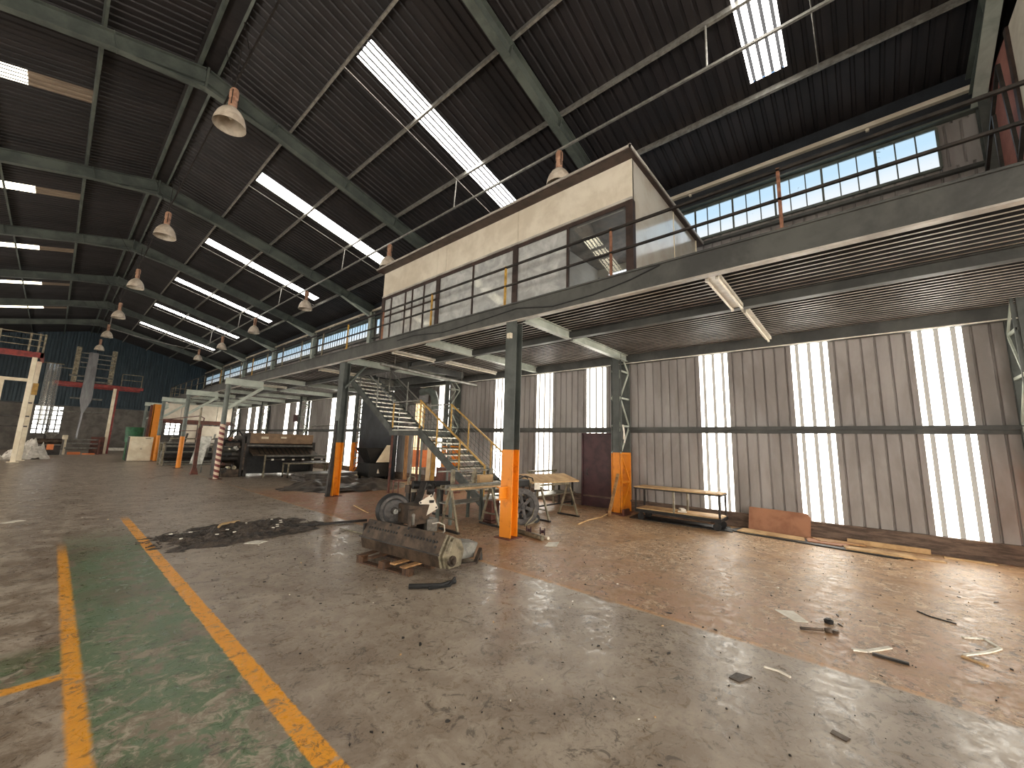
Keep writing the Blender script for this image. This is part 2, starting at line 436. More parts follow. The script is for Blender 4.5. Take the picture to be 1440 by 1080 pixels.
    # dark scuffs, stains and specks
    sc = t.noise(p, 5.0, 8, 0.78, 1.6)
    col = t.mix(t.math('MULTIPLY', t.ss(sc, 0.545, 0.62), 0.7), col, lin((64, 52, 44)))
    spk = t.noise(p, 17.0, 6, 0.74, 1.2)
    clus = t.math('ADD', 0.25, t.math('MULTIPLY', t.ss(n1, 0.42, 0.6), 0.75))
    thr = t.math('MULTIPLY', t.ss(spk, 0.545, 0.60), clus)
    rightside = t.math('ADD', 0.35, t.math('MULTIPLY', t.ss(x, 1.8, 3.8), 0.65))
    col = t.mix(t.math('MULTIPLY', t.math('MULTIPLY', thr, rightside), 0.85), col, lin((54, 42, 36)))
    rough = t.math('ADD', 0.24, t.math('MULTIPLY', t.ss(n3, 0.36, 0.64), 0.26))
    rough = t.math('ADD', rough, t.math('MULTIPLY', inbay, 0.14))
    h = t.math('ADD', t.math('MULTIPLY', n3, 0.7), t.math('MULTIPLY', n4, 0.3))
    return t.done(t.bsdf(col, rough, 0.0, h, 0.07, 0.5))
M_floor = floor_mat()
# ------------------------------------------------------------------ the building shell
XR, XWR, XWL, YA, YB = 1.5, 11.25, -8.3, -13.0, 58.5
SL = 0.252
def RZ(x): return 12.0 - SL * abs(x - XR)
FRAMES = [5.3 + 7.57 * k for k in range(-2, 7)]
WIN = [0]
def window(b, mats, parent=None):
    WIN[0] += 1
    return struct('window_%d' % WIN[0], b, mats, parent)

b = B(); b.bx(XWL - 0.3, YA - 0.3, -0.2, XWR + 0.3, YB + 0.3, 0.0)
struct('floor', b, M_floor)

# roof sheeting with translucent strips let into it
SKY = [0.9 + 7.65 * k for k in range(-1, 7)]
HW = 0.343
b = B()
def roofrun(bb, y0, y1, x0, x1, ribmat=None):
    s_ = 1 if x1 > x0 else -1
    bb.corr((x0, y0, RZ(x0)), (0, 1, 0), (s_ * 0.244, 0, 0.97), (x1 - x0, 0, RZ(x1) - RZ(x0)), y1 - y0, 0.1715 if ribmat else 0.2287, 0.04 if ribmat else 0.05, 0.035, ribmat, 0.012 if ribmat else 0.022)
ys = [YA] + [v for c in SKY for v in (c - HW, c + HW)] + [YB]
for k in range(0, len(ys), 2):
    roofrun(b, ys[k], ys[k + 1], XR, 11.5); roofrun(b, ys[k], ys[k + 1], XR, -8.6)
for c in SKY:
    roofrun(b, c - HW, c + HW, XR, 3.8); roofrun(b, c - HW, c + HW, 9.3, 11.5)
    roofrun(b, c - HW, c + HW, XR, -0.5); roofrun(b, c - HW, c + HW, -6.9, -8.6)
b.hexa([(XR - 0.35, YA, RZ(XR - 0.35) + 0.045), (XR, YA, 12.045), (XR, YB, 12.045), (XR - 0.35, YB, RZ(XR - 0.35) + 0.045), (XR - 0.35, YA, RZ(XR - 0.35) + 0.06), (XR, YA, 12.09), (XR, YB, 12.09), (XR - 0.35, YB, RZ(XR - 0.35) + 0.06)])
b.hexa([(XR, YA, 12.045), (XR + 0.35, YA, RZ(XR + 0.35) + 0.045), (XR + 0.35, YB, RZ(XR + 0.35) + 0.045), (XR, YB, 12.045), (XR, YA, 12.09), (XR + 0.35, YA, RZ(XR + 0.35) + 0.06), (XR + 0.35, YB, RZ(XR + 0.35) + 0.06), (XR, YB, 12.09)])
b.bx(XR - 0.3, YA, 11.88, XR + 0.3, YB, 11.9)
struct('ceiling', b, M_roof)
for c in SKY:
    b = B(); roofrun(b, c - HW, c + HW, 3.8, 9.3, 1); window(b, [M_sky, M_skyr])
    b = B(); roofrun(b, c - HW, c + HW, -1.7, -6.9, 1); window(b, [M_skyl, M_skyr])
    b = B(); roofrun(b, c - HW, c + HW, -0.5, -1.7); window(b, M_skyd)

# window wall: brick plinth, ribbed sheets, translucent strips, clerestory
def strips(y0, y1):
    out = []
    for k in range(-2, 7):
        for c in (-1.31, 0.73, 2.78):
            yy = c + 7.56 * k
            if k == 2: yy = {-1.31: 13.81, 0.73: 15.55, 2.78: 17.6}[c]
            if k == 3: yy = {-1.31: 20.75, 0.73: 22.2, 2.78: 24.4}[c]
            if k == 4: yy = {-1.31: 28.2, 0.73: 29.9, 2.78: 31.9}[c]
            if y0 + 0.5 < yy < y1 - 0.5: out.append(yy)
    return out
ST = strips(YA, YB)
b = B()
def wallrun(bb, y0, y1, z0, z1, ribmat=None, x=XWR, out=1):
    bb.corr((x, y0, z0), (0, 1, 0), (out, 0, 0), (0, 0, z1 - z0), y1 - y0, 0.2287, 0.05 if ribmat else 0.02, 0.035, ribmat, 0.012)
ys = [YA]
for c in ST: ys += [c - HW, c + HW]
ys.append(YB)
ZS0, ZS1 = 0.33, 4.42
for k in range(0, len(ys), 2): wallrun(b, ys[k], ys[k + 1], ZS0, ZS1)
wallrun(b, YA, YB, ZS1, 7.66)
wallrun(b, YA, YB, 8.6, 9.5)
CL = [(-1.7 + 7.57 * k, 4.95 + 7.57 * k) for k in range(-1, 8)]
yy = YA
for y0, y1 in CL:
    wallrun(b, yy, y0, 7.66, 8.6); yy = y1
wallrun(b, yy, YB, 7.66, 8.6)
b.bx(XWR + 0.06, YA, ZS1 + 0.05, XWR + 0.09, YB, 7.66); b.bx(XWR + 0.06, YA, 8.6, XWR + 0.09, YB, 9.7)
yy = YA
for y0, y1 in CL + [(YB, YB)]:
    b.bx(XWR + 0.06, yy, 7.66, XWR + 0.09, y0, 8.6); yy = y1
struct('wall_right', b, M_wall)
b = B()
b.bx(XWR - 0.07, YA, 0, XWR + 0.2, YB, 0.31); b.bx(XWR - 0.1, YA, 0.29, XWR + 0.2, YB, 0.34)
struct('baseboard_right', b, M_plinth)
for c in ST:
    b = B(); z0 = ZS0
    if abs(c - 6.25) < 0.2: z0 = 2.2
    wallrun(b, c - HW, c + HW, z0, ZS1, 1)
    window(b, [M_warmstrip if abs(c - 15.55) < 0.1 else M_strip, M_stripr])
# clerestory glazing: one object per bay, with its bars
for y0, y1 in CL:
    WIN[0] += 1
    fr = B()
    fr.bx(11.19, y0, 7.64, 11.27, y1, 7.70); fr.bx(11.19, y0, 8.55, 11.27, y1, 8.62)
    n = round((y1 - y0) / 0.315)
    pb = B()
    for k in range(n + 1):
        y = y0 + (y1 - y0) * k / n
        wd = 0.022 if k % 3 == 0 else 0.011
        fr.bx(11.2, y - wd, 7.68, 11.25, y + wd, 8.58)
    pb.bx(11.228, y0, 7.66, 11.234, y1, 8.6)
    f = struct('window_%d' % WIN[0], fr, M_steelg)
    build('glazing', pb, M_clere, f)
# girts and rails fixed along the window wall
b = B(); b.bx(11.1, YA, 2.33, 11.22, YB, 2.41); b.bx(11.19, YA, 2.25, 11.22, YB, 2.33)
struct('trim_1', b, M_beam)
b = B(); b.bx(11.12, YA, 7.45, 11.22, YB, 7.52); struct('trim_2', b, M_beam)
b = B(); b.bx(11.14, YA, 8.72, 11.2, YB, 9.5); struct('trim_3', b, M_dpanel)
b = B(); b.bx(11.08, YA, 8.64, 11.24, YB, 8.68); struct('trim_4', b, M_steelg)

# other walls: the side behind the left frame edge, the gable behind the camera, the far gable
b = B(); lys = [YA]
LST = [c for c in ST]
for c in LST: lys += [c - HW, c + HW]
lys.append(YB)
for k in range(0, len(lys), 2): wallrun(b, lys[k], lys[k + 1], 0.3, 4.42, None, XWL, -1)
wallrun(b, YA, YB, 4.42, 9.7, None, XWL, -1); b.bx(XWL - 0.2, YA, 0, XWL + 0.05, YB, 0.31)
struct('wall_left', b, M_wall)
for c in LST:
    b = B(); wallrun(b, c - HW, c + HW, 0.3, 4.42, 1, XWL, -1); window(b, [M_stripl, M_stripr])
def gable(bb, y, z0, x0, x1, out, pitch=0.2287):
    n = max(1, round((x1 - x0) / pitch)); p = (x1 - x0) / n
    for k in range(n):
        a = x0 + k * p
        xs = [(a, 0), (a + p - 0.08, 0), (a + p - 0.06, 0.04), (a + p - 0.02, 0.04), (a + p, 0)]
        for (u, o), (v, q) in zip(xs, xs[1:]):
            bb.poly([(u, y + out * o, z0), (v, y + out * q, z0), (v, y + out * q, RZ(v) + 0.12), (u, y + out * o, RZ(u) + 0.12)])
b = B(); xs = [XWL, -6.5, -3.5, -2.0, 1.0, 2.5, 5.5, 7.0, 10.0, XWR]
for k in range(0, len(xs), 2): gable(b, YA, 0, xs[k], xs[k + 1], -1)
for k in range(1, len(xs) - 1, 2): gable(b, YA, 5.2, xs[k], xs[k + 1], -1)
struct('wall_back', b, M_wall)
for k in range(1, len(xs) - 1, 2):
    b = B(); b.corr((xs[k], YA, 0.3), (1, 0, 0), (0, -1, 0), (0, 0, 4.9), xs[k + 1] - xs[k], 0.2287, 0.06, 0.04, 1); window(b, [M_rearfill, M_stripr])  # added fill panels, numbered with the windows but never in view
    b = B(); b.bx(xs[k], YA - 0.1, 0, xs[k + 1], YA + 0.05, 0.31); struct('baseboard_back_%d' % k, b, M_plinth)
b = B()
def hole(x0, x1, z0, z1):      # masonry around one opening, between x0 and x1
    b.bx(x0, YB, 0, x1, YB + 0.25, z0); b.bx(x0, YB, z1, x1, YB + 0.25, 4.3)
b.bx(XWL, YB, 0, -1.35, YB + 0.25, 4.3); hole(-1.35, 0.5, 1.5, 4.15); b.bx(0.5, YB, 0, 8.2, YB + 0.25, 4.3)
hole(8.2, 9.55, 1.7, 3.2); b.bx(9.55, YB, 0, XWR, YB + 0.25, 4.3)
m = struct('wall_front', b, M_endm)
b = B(); gable(b, YB, 4.3, XWL, XWR, 1)
b2 = B(); gable(b2, YB, 4.3, XWL, XWR, 1)
build('blue_sheeting', b2, M_blue, m)
b = B(); b.bx(XWL, YB - 0.12, 4.25, XWR, YB, 4.4); build('rail', b, M_blue, m)
b = B(); b.bx(XWL, YB - 0.1, 6.2, XWR, YB, 6.28); build('rail', b, M_blue, m)
for (x0, x1, z0, z1, nx, nz) in ((-1.35, 0.5, 1.5, 4.15, 5, 6), (8.2, 9.55, 1.7, 3.2, 3, 4)):
    WIN[0] += 1
    f = B()
    for k in range(nx + 1):
        x = x0 + (x1 - x0) * k / nx; f.bx(x - 0.045, YB + 0.02, z0, x + 0.045, YB + 0.07, z1)
    for k in range(nz + 1):
        z = z0 + (z1 - z0) * k / nz; f.bx(x0, YB + 0.02, z - 0.045, x1, YB + 0.07, z + 0.045)
    o = struct('window_%d' % WIN[0], f, M_dark)
    g = B(); g.bx(x0, YB + 0.12, z0, x1, YB + 0.14, z1); build('glazing', g, M_endwin, o)
# maroon door under the strip beside the first lattice column
b = B(); b.bx(11.17, 5.72, 0.02, 11.24, 6.66, 2.17)
d = struct('door_1', b, M_maroon)
b = B(); b.bx(11.14, 5.66, 0, 11.24, 5.72, 2.22); b.bx(11.14, 6.66, 0, 11.24, 6.72, 2.22); b.bx(11.14, 5.66, 2.17, 11.24, 6.72, 2.24)
build('door_frame', b, M_maroon, d)
b = B(); b.path([(11.17, 6.5, 0.95), (11.1, 6.5, 0.95), (11.1, 6.5, 1.12), (11.17, 6.5, 1.12)], 0.012); build('door_handle', b, M_dark, d, True)

# ------------------------------------------------------------------ roof steel
def rafter(Y, i):
    t = thing('roof_rafter', 'grey-green steel portal rafter, %s of the rafters counted away from the camera' % NTH[i], 'rafter', (XR, Y, 11.4), 'portal rafters carrying the roof')
    d0 = 0.42
    for sg in (1, -1):
        b = B(); xe = XR + sg * 9.62
        p = V(XR, Y, 12.0 - 0.2 - d0 / 2); q = V(xe, Y, 12.0 - 0.2 - d0 / 2 - SL * 9.62)
        b.ibeam(p, q, d0, 0.2, 0.022)
        build('rafter_beam', b, M_steelg, t)
        # apex haunch plate and flange
        b = B(); zb = lambda dx: 12.0 - 0.2 - d0 - SL * dx
        b.prism([(XR, Y - 0.012, zb(0) + 0.02), (XR + sg * 1.7, Y - 0.012, zb(1.7) + 0.02), (XR + sg * 0.0, Y - 0.012, zb(0) - 0.16)], (0, 0.024, 0))
        b.bar((XR, Y, zb(0) - 0.16), (XR + sg * 1.7, Y, zb(1.7) - 0.0), 0.2, 0.02, V(sg * SL, 0, 1))
        build('apex_haunch', b, M_steelg, t)
        # eaves haunch
        b = B()
        b.prism([(xe, Y - 0.012, zb(9.62)), (xe - sg * 1.9, Y - 0.012, zb(7.72)), (xe, Y - 0.012, zb(9.62) - 0.3)], (0, 0.024, 0))
        b.bar((xe, Y, zb(9.62) - 0.3), (xe - sg * 1.9, Y, zb(7.72)), 0.2, 0.02, V(sg * SL, 0, 1))
        build('eaves_haunch', b, M_steelp, t)
        for dx in (1.75, 4.1, 6.05, 7.7, 8.05):
            b = B(); xx = XR + sg * dx; zc = 12.0 - 0.2 - d0 / 2 - SL * dx
            b.box((xx, Y, zc), (0.02, 0.21, d0 + 0.02), Matrix.Rotation(sg * math.atan(SL), 3, 'Y'))
            build('stiffener_plate', b, M_steelg, t)
    b = B(); b.bx(XR - 0.025, Y - 0.13, 11.22, XR + 0.025, Y + 0.13, 11.82); build('apex_plate', b, M_steelg, t)
for i, Y in enumerate(FRAMES[2:] ): rafter(Y, i)
rafter(FRAMES[1], 7); bpy.context.scene.objects[-1]
for o in list(S.objects):
    if o.name.startswith('roof_rafter') and abs(o.location.y - FRAMES[1]) < 0.01:
        o['label'] = 'grey-green steel rafter above the upper office at the near corner of the roof'
PX = [(1.72, 'on the window side, uppermost beside the ridge'), (3.65, 'on the window side, second below the ridge'), (5.6, 'on the window side, third below the ridge'),
      (7.58, 'on the window side, fourth below the ridge, above the hanging conduit'), (9.55, 'on the window side, fifth below the ridge'),
      (1.28, 'on the left slope, uppermost beside the ridge'), (-0.5, 'on the left slope, second below the ridge'), (-2.45, 'on the left slope, third below the ridge'), (-4.4, 'on the left slope, fourth below the ridge'), (-6.35, 'on the left slope, fifth below the ridge')]
for x, w in PX:
    s_ = 1 if x > XR else -1
    b = B(); z = RZ(x) - 0.1
    M = Matrix.Rotation(s_ * math.atan(SL), 3, 'Y')
    b.box((x, (YA + YB) / 2, z), (0.015, YB - YA - 0.2, 0.17), M)
    b.box(V(x + 0.03, (YA + YB) / 2, z) + M @ V(0, 0, -0.08), (0.05, YB - YA - 0.2, 0.012), M)
    b.box(V(x + 0.03, (YA + YB) / 2, z) + M @ V(0, 0, 0.08), (0.05, YB - YA - 0.2, 0.012), M)
    single('roof_purlin', b, M_conduit if x > 2 else M_steelg, 'long thin steel purlin %s' % w, 'purlin', (x, 22, z), 'roof purlins')
b = B(); b.bx(11.04, YA + 0.1, 9.06, 11.16, YB - 0.1, 9.16)
for k in range(-2, 8):
    for dy in (1.6, 5.4): b.bx(11.08, FRAMES[0] + 7.57 * (k + 2) + dy - 0.03, 9.0, 11.2, FRAMES[0] + 7.57 * (k + 2) + dy + 0.03, 9.06)
single('eaves_pipe', b, M_creamw, 'long pale pipe along the eaves above the clerestory windows', 'pipe', (11.1, 20, 9.1))
for i in range(0, 6):
    Y = 9.25 + 7.57 * i - (0 if i else 0)
    for sg, w in ((1, 'on the window side'), (-1, 'on the left slope')):
        if sg < 0: continue
        b = B()
        xa, xb = (3.65, 9.55) if sg > 0 else (-0.5, -6.35)
        b.tube((xa, Y, RZ(xa) - 0.2), (xb, Y, RZ(xb) - 0.2), 0.014, 6)
        single('sag_rod', b, M_conduit, 'thin straight rod running down the window-side roof slope, %s of the row beyond the office' % NTH[i - 1] if i else 'thin straight rod running down the roof slope above the office, beside the longest lit strip', 'rod', (xa, Y, RZ(xa)), 'sag rods across the purlins')
b = B(); Y = 0.1; b.tube((5.6, Y, RZ(5.6) - 0.2), (9.55, Y - 0.05, RZ(9.55) - 0.2), 0.012, 6)
single('sag_rod', b, M_conduit, 'thin straight rod on the roof slope beside the lit strip at the top right', 'rod', (5.6, Y, RZ(5.6)), 'sag rods across the purlins')

# hanging conduits and bell lamps
t = thing('lamp_conduit', 'long pale conduit on short rods, carrying the lamps on the window side', 'conduit', (7.5, 20, 9.25))
b = B(); b.bx(7.475, -6, 9.225, 7.525, 43.6, 9.275); build('conduit_bar', b, M_conduit, t)
b = B(); b.bx(7.475, 43.5, 9.225, 7.525, 44.1, 9.275); build('conduit_end', b, M_conduit, t)
for k in range(-1, 5):
    Y = 9.28 + 7.57 * k
    b = B(); b.tube((7.5, Y, 9.27), (7.55, Y, RZ(7.55) - 0.2), 0.02, 6); build('hanger_rod', b, M_conduit, t)
t = thing('lamp_conduit', 'dark thin conduit below the ridge, carrying the middle row of lamps', 'conduit', (1.9, 20, 10.8))
b = B(); b.bx(1.88, 2, 10.78, 1.92, 50, 10.82); build('conduit_bar', b, M_dark, t)
for Y in (10.3, 18.3, 25.9, 33.5, 41.1, 48.5):
    b = B(); b.tube((1.9, Y, 10.82), (1.74, Y + 0.2, RZ(1.74) - 0.2), 0.012, 6); build('hanger_rod', b, M_dark, t)
b = B(); b.path([(1.9, 43.9, 10.79), (1.9, 43.9, 9.95), (2.0, 43.9, 9.88), (3.5, 43.95, 9.62), (5.5, 44, 9.4), (7.5, 44, 9.27)], 0.03, 6)
single('lamp_conduit', b, M_conduit, 'thin pale pipe running across the hall between the two lamp rows', 'conduit', (1.9, 44, 9.9))

def bell_lamp():
    t = thing('bell_lamp', 'x', 'lamp', (0, 0, 0), None, True)
    b = B(); b.lathe([(0.0, 0.95), (0.07, 0.95), (0.092, 0.9), (0.092, 0.72), (0.075, 0.7), (0.075, 0.66), (0.085, 0.64), (0.085, 0.5), (0.07, 0.46), (0, 0.46)], (0, 0, 0)); build('lamp_housing', b, M_lampt, t, True)
    b = B(); prof = [(0.08, 0.47), (0.12, 0.44), (0.2, 0.36), (0.265, 0.25), (0.305, 0.12), (0.32, 0.02), (0.325, 0.0)]
    b.lathe(prof, (0, 0, 0)); b.m = 1
    b.lathe([(0.32, 0.0), (0.3, 0.03), (0.29, 0.12), (0.25, 0.24), (0.19, 0.34), (0.1, 0.42), (0, 0.43)], (0, 0, 0)); shade = build('lamp_shade', b, [M_lampw, M_lampi], t, True)
    b = B(); b.lathe([(0.02, 0.44), (0.035, 0.36), (0.06, 0.28), (0.06, 0.22), (0.0, 0.16)], (0, 0, 0), n=12); build('bulb', b, M_tubew, shade, True)
    b = B()
    for a in range(3):
        c = V(0.098 * math.cos(a * 2.1), 0.098 * math.sin(a * 2.1), 0); b.tube(c + V(0, 0, 0.52), c + V(0, 0, 0.88), 0.01, 6)
    build('cage_bar', b, M_dark, t)
    return t
L0 = bell_lamp()
def hang(t, z0, z1):
    b = B(); b.tube((0, 0, 0.94), (0, 0, z1 - z0), 0.012, 6)
    build('suspension_cord', b, M_dark, t)
ridge = [(1.72, 10.3, 8.78), (1.72, 18.3, 8.8), (1.72, 25.9, 8.75), (1.72, 33.5, 8.7), (1.72, 41.1, 8.7), (1.72, 48.5, 8.72)]
side = [(7.5, 5.2, 8.24), (7.5, 12.95, 8.24), (7.5, 20.5, 8.2), (7.5, 28.3, 8.26), (7.5, 35.6, 8.24), (7.5, 43.0, 8.26)]
lamps = []
for i, p in enumerate(ridge):
    l = 'bell-shaped lamp hanging under the ridge, %s from the camera in that row' % NTH[i]
    t = L0 if i == 0 else dup(L0, p, 0.4 * i, l)
    t.location = p; t['label'] = l; t['group'] = 'bell lamps hanging under the ridge'; lamps.append((t, p, 10.81))
for i, p in enumerate(side):
    l = 'bell-shaped lamp on the window-side conduit, %s from the camera in that row' % NTH[i]
    t = dup(L0, p, 0.7 * i, l); t['group'] = 'bell lamps on the window-side conduit'; lamps.append((t, p, 9.24))
for t, p, z1 in lamps:
    hang(t, p[2], z1)
    if z1 > 10:
        b = B(); b.tube((0, 0, 0.93), (-0.1, 1.3, RZ(1.62) - 0.2 - p[2]), 0.008, 5); build('stay_wire', b, M_dark, t)
# ------------------------------------------------------------------ columns
M_rail = MAT('rusty_rail_post', (150, 104, 78), (110, 72, 54), 0.6, 0, 8)
def portal_column(Y, i):
    lab = {1: 'grey lattice wall column with orange base at the right edge of the photo', 2: 'lattice wall column with orange base and leaning timber, beside the maroon door',
           3: 'lattice wall column rising behind the steel staircase'}.get(i, 'lattice wall column far along the window wall, %s beyond the staircase' % (NTH[i - 4] if i > 4 else 'first'))
    t = thing('lattice_column', lab, 'column', (10.9, Y, 0), 'lattice columns along the window wall')
    zt = 4.66
    xi, xo = 10.6, 11.16
    def seg(name, z0, z1, mat):
        for nm, x in (('inner_chord', xi), ('outer_chord', xo)):
            b = B()
            hw = 0.1 if x == xi else 0.15
            b.bx(x - 0.015, Y - hw, z0, x + 0.015, Y + hw, z1); b.bx(x, Y - 0.16, z0, x + 0.04, Y - 0.125, z1); b.bx(x, Y + 0.125, z0, x + 0.04, Y + 0.16, z1)
            build(nm, b, mat, t)
    seg('', 1.67, zt, M_cold); seg('', 0.02, 1.67, M_orange)
    lv = [0.06, 0.85, 1.65, 2.43, 3.23, 4.03, 4.62]
    for k, z in enumerate(lv):
        m = M_orange if z < 1.7 else M_steelp
        b = B()
        for y in (Y - 0.135, Y + 0.135): b.bar((xi, y, z), (xo, y, z), 0.03, 0.05)
        build('lattice_rung', b, m, t)
        if k < len(lv) - 1:
            a, c = (xi, xo) if k % 2 == 0 else (xo, xi)
            b = B()
            for y in (Y - 0.135, Y + 0.135): b.bar((a, y, z), (c, y, lv[k + 1]), 0.03, 0.045)
            build('lattice_brace', b, M_orange if lv[k + 1] < 1.7 else M_steelp, t)
    b = B(); b.bx(10.4, Y - 0.22, 0, 11.17, Y + 0.22, 0.025); build('base_plate', b, M_rust, t)
    b = B(); b.bx(10.42, Y - 0.2, 4.3, 10.62, Y + 0.2, 4.34) if False else b.bx(10.45, Y - 0.12, zt, 11.15, Y + 0.12, 4.74); build('cap_plate', b, M_steelp, t)
    b = B(); b.ibeam((11.04, Y, 4.74), (11.04, Y, 9.02), 0.24, 0.3 if Y > 0 else 0.16, 0.02, V(1, 0, 0)); build('upper_shaft', b, M_steelp if Y > 0 else M_cold, t)
    return t
for i, Y in enumerate(FRAMES[1:], 1): portal_column(Y - 0.05, i)

def deck_column(x, Y, zt, lab, kind):
    t = thing('mezzanine_column', lab, 'column', (x, Y, 0), 'columns under the mezzanine edge')
    D, Wd = 0.3, 0.3
    zp = 1.7
    if kind == 'i':
        b = B(); b.ibeam((x, Y, zp), (x, Y, zt), 0.24, 0.26, 0.02, V(1, 0.12, 0)); build('shaft', b, M_cold, t)
        b = B(); b.ibeam((x, Y, 0.02), (x, Y, zp), 0.245, 0.265, 0.024, V(1, 0.12, 0)); build('painted_base', b, M_orange, t)
    elif kind == 'stripe':
        b = B(); b.tube((x, Y, 2.3), (x, Y, zt), 0.095, 14); build('shaft', b, M_steelg, t, True)
        b = B(); b.tube((x, Y, 0.02), (x, Y, 2.3), 0.1, 14); build('striped_base', b, M_stripes, t, True)
    else:
        b = B(); b.tube((x, Y, zp), (x, Y, zt), 0.095, 14); build('shaft', b, M_steelg, t, True)
        b = B(); b.tube((x, Y, 0.02), (x, Y, zp), 0.11, 14); build('painted_base', b, M_orange, t, True)
    b = B(); b.bx(x - 0.2, Y - 0.2, 0, x + 0.2, Y + 0.2, 0.02); build('base_plate', b, M_rust, t)
    return t
t = deck_column(6.14, 5.35, 4.36, 'steel mezzanine column with bright orange base, standing beside the hose reel', 'i')
b = B(); b.bx(5.96, 5.3, 3.99, 6.03, 5.4, 4.1); build('junction_box', b, M_tubew, t)
b = B(); b.bx(5.84, 5.33, 0.74, 6.04, 5.36, 0.98); b.bx(5.82, 5.3, 0.96, 6.02, 5.4, 0.985); b.bx(5.82, 5.3, 0.735, 6.02, 5.4, 0.755); build('bracket_plate', b, M_orange, t)
t = deck_column(6.2, 12.92, 4.36, 'steel mezzanine column with orange base beside the heap of black sheeting', 'i')
b = B(); b.bar((5.98, 12.85, 0.0), (6.1, 12.9, 2.4), 0.1, 0.12); build('channel_prop', b, M_dark, t)
b = B(); b.bar((6.2, 12.92, 3.5), (6.9, 12.92, 4.36), 0.05, 0.05); b.bar((6.2, 12.82, 3.5), (6.9, 12.82, 4.36), 0.05, 0.05); build('knee_brace', b, M_steelg, t)
far_lab = ['grey round column with red and white spiral tape at its foot', 'round mezzanine column with orange foot in front of the roller conveyor frame', 'round mezzanine column with orange foot beside the cream cabinet', 'plain grey round column farthest along, behind the cream cabinet']
for i, Y in enumerate((20.48, 28.1, 35.65, 43.2)):
    x = 4.75
    t = deck_column(x, Y, 4.02, far_lab[i], 'stripe' if i == 0 else 'round')
    b = B(); b.ibeam((4.62, Y, 4.16), (6.08, Y, 4.16), 0.28, 0.18, 0.02); build('outrigger_beam', b, M_steelp, t)
    b = B(); b.tube((x + 0.1, Y, 2.98), (6.08, Y, 4.02), 0.07, 10); build('knee_brace', b, M_steelp, t, True)

# ------------------------------------------------------------------ mezzanine
YM0, YM1 = -10.0, 43.3
SH = (7.85, 10.4, 11.7, 16.6)     # stair hole x0 x1 y0 y1
mz = thing('mezzanine_deck', 'long grey steel mezzanine deck with ribbed soffit along the window wall', 'mezzanine', (6.06, 5, 4.37))
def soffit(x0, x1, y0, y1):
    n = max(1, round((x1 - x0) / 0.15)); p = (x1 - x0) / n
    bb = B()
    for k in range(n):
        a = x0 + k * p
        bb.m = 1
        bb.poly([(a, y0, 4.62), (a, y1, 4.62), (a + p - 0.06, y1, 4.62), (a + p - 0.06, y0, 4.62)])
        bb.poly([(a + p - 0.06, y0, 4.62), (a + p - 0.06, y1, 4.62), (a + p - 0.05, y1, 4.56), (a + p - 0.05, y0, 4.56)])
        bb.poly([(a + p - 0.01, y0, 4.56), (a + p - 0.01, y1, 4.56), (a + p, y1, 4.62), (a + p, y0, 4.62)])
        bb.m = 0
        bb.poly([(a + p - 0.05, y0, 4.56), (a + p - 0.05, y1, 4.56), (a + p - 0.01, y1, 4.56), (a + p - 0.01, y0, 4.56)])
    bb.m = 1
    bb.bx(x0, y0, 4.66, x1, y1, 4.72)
    return bb
sb = B(); parts = [(6.14, SH[0], YM0, YM1), (SH[1], 11.1, YM0, YM1), (SH[0], SH[1], YM0, SH[2]), (SH[0], SH[1], SH[3], YM1)]
for x0, x1, y0, y1 in parts:
    q = soffit(x0, x1, y0, y1); o_ = len(sb.v); sb.v += q.v; sb.f += [tuple(i + o_ for i in f) for f in q.f]; sb.mi += q.mi
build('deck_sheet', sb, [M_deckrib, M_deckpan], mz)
b = B(); b.bx(6.03, YM0, 4.39, 6.06, YM1, 4.75); b.bx(6.0, YM0, 4.73, 6.2, YM1, 4.76); build('edge_beam', b, M_beam, mz)
b = B(); b.bx(6.02, YM0, 4.36, 6.13, YM1, 4.385); build('edge_beam_flange', b, M_cream if False else M_deckrib, mz)
b = B(); b.ibeam((7.95, YM0, 4.47), (7.95, SH[2], 4.47), 0.18, 0.14, 0.015); b.ibeam((7.95, SH[3], 4.47), (7.95, YM1, 4.47), 0.18, 0.14, 0.015); build('middle_beam', b, M_beam, mz)
b = B(); b.bx(11.02, YM0, 4.34, 11.06, YM1, 4.72); b.bx(10.98, YM0, 4.30, 11.16, YM1, 4.34); build('wall_beam', b, M_beam, mz)
b = B(); b.bx(10.965, YM0, 4.29, 10.985, YM1, 4.31); build('wall_beam_lip_highlight', b, M_paper, mz)  # near-white strip paints the bright highlight along the beam's lower edge
for Y in (5.1, 8.5, 12.8, 20.4, 24.2, 28.0, 31.8, 35.5, 39.3, 43.1):
    for x0, x1 in ((6.2, 7.86), (8.04, 10.98)):
        b = B(); b.ibeam((x0, Y, 4.45), (x1, Y, 4.45), 0.2, 0.14, 0.014); build('cross_beam', b, M_steelp, mz)
for (p, q) in (((SH[0], SH[2], 4.5), (SH[0], SH[3], 4.5)), ((SH[1], SH[2], 4.5), (SH[1], SH[3], 4.5)), ((SH[0], SH[2], 4.5), (SH[1], SH[2], 4.5)), ((SH[0], SH[3], 4.5), (SH[1], SH[3], 4.5))):
    b = B(); b.bar(p, q, 0.08, 0.3); build('opening_trim', b, M_beam if p[1] == SH[2] else M_galv, mz)
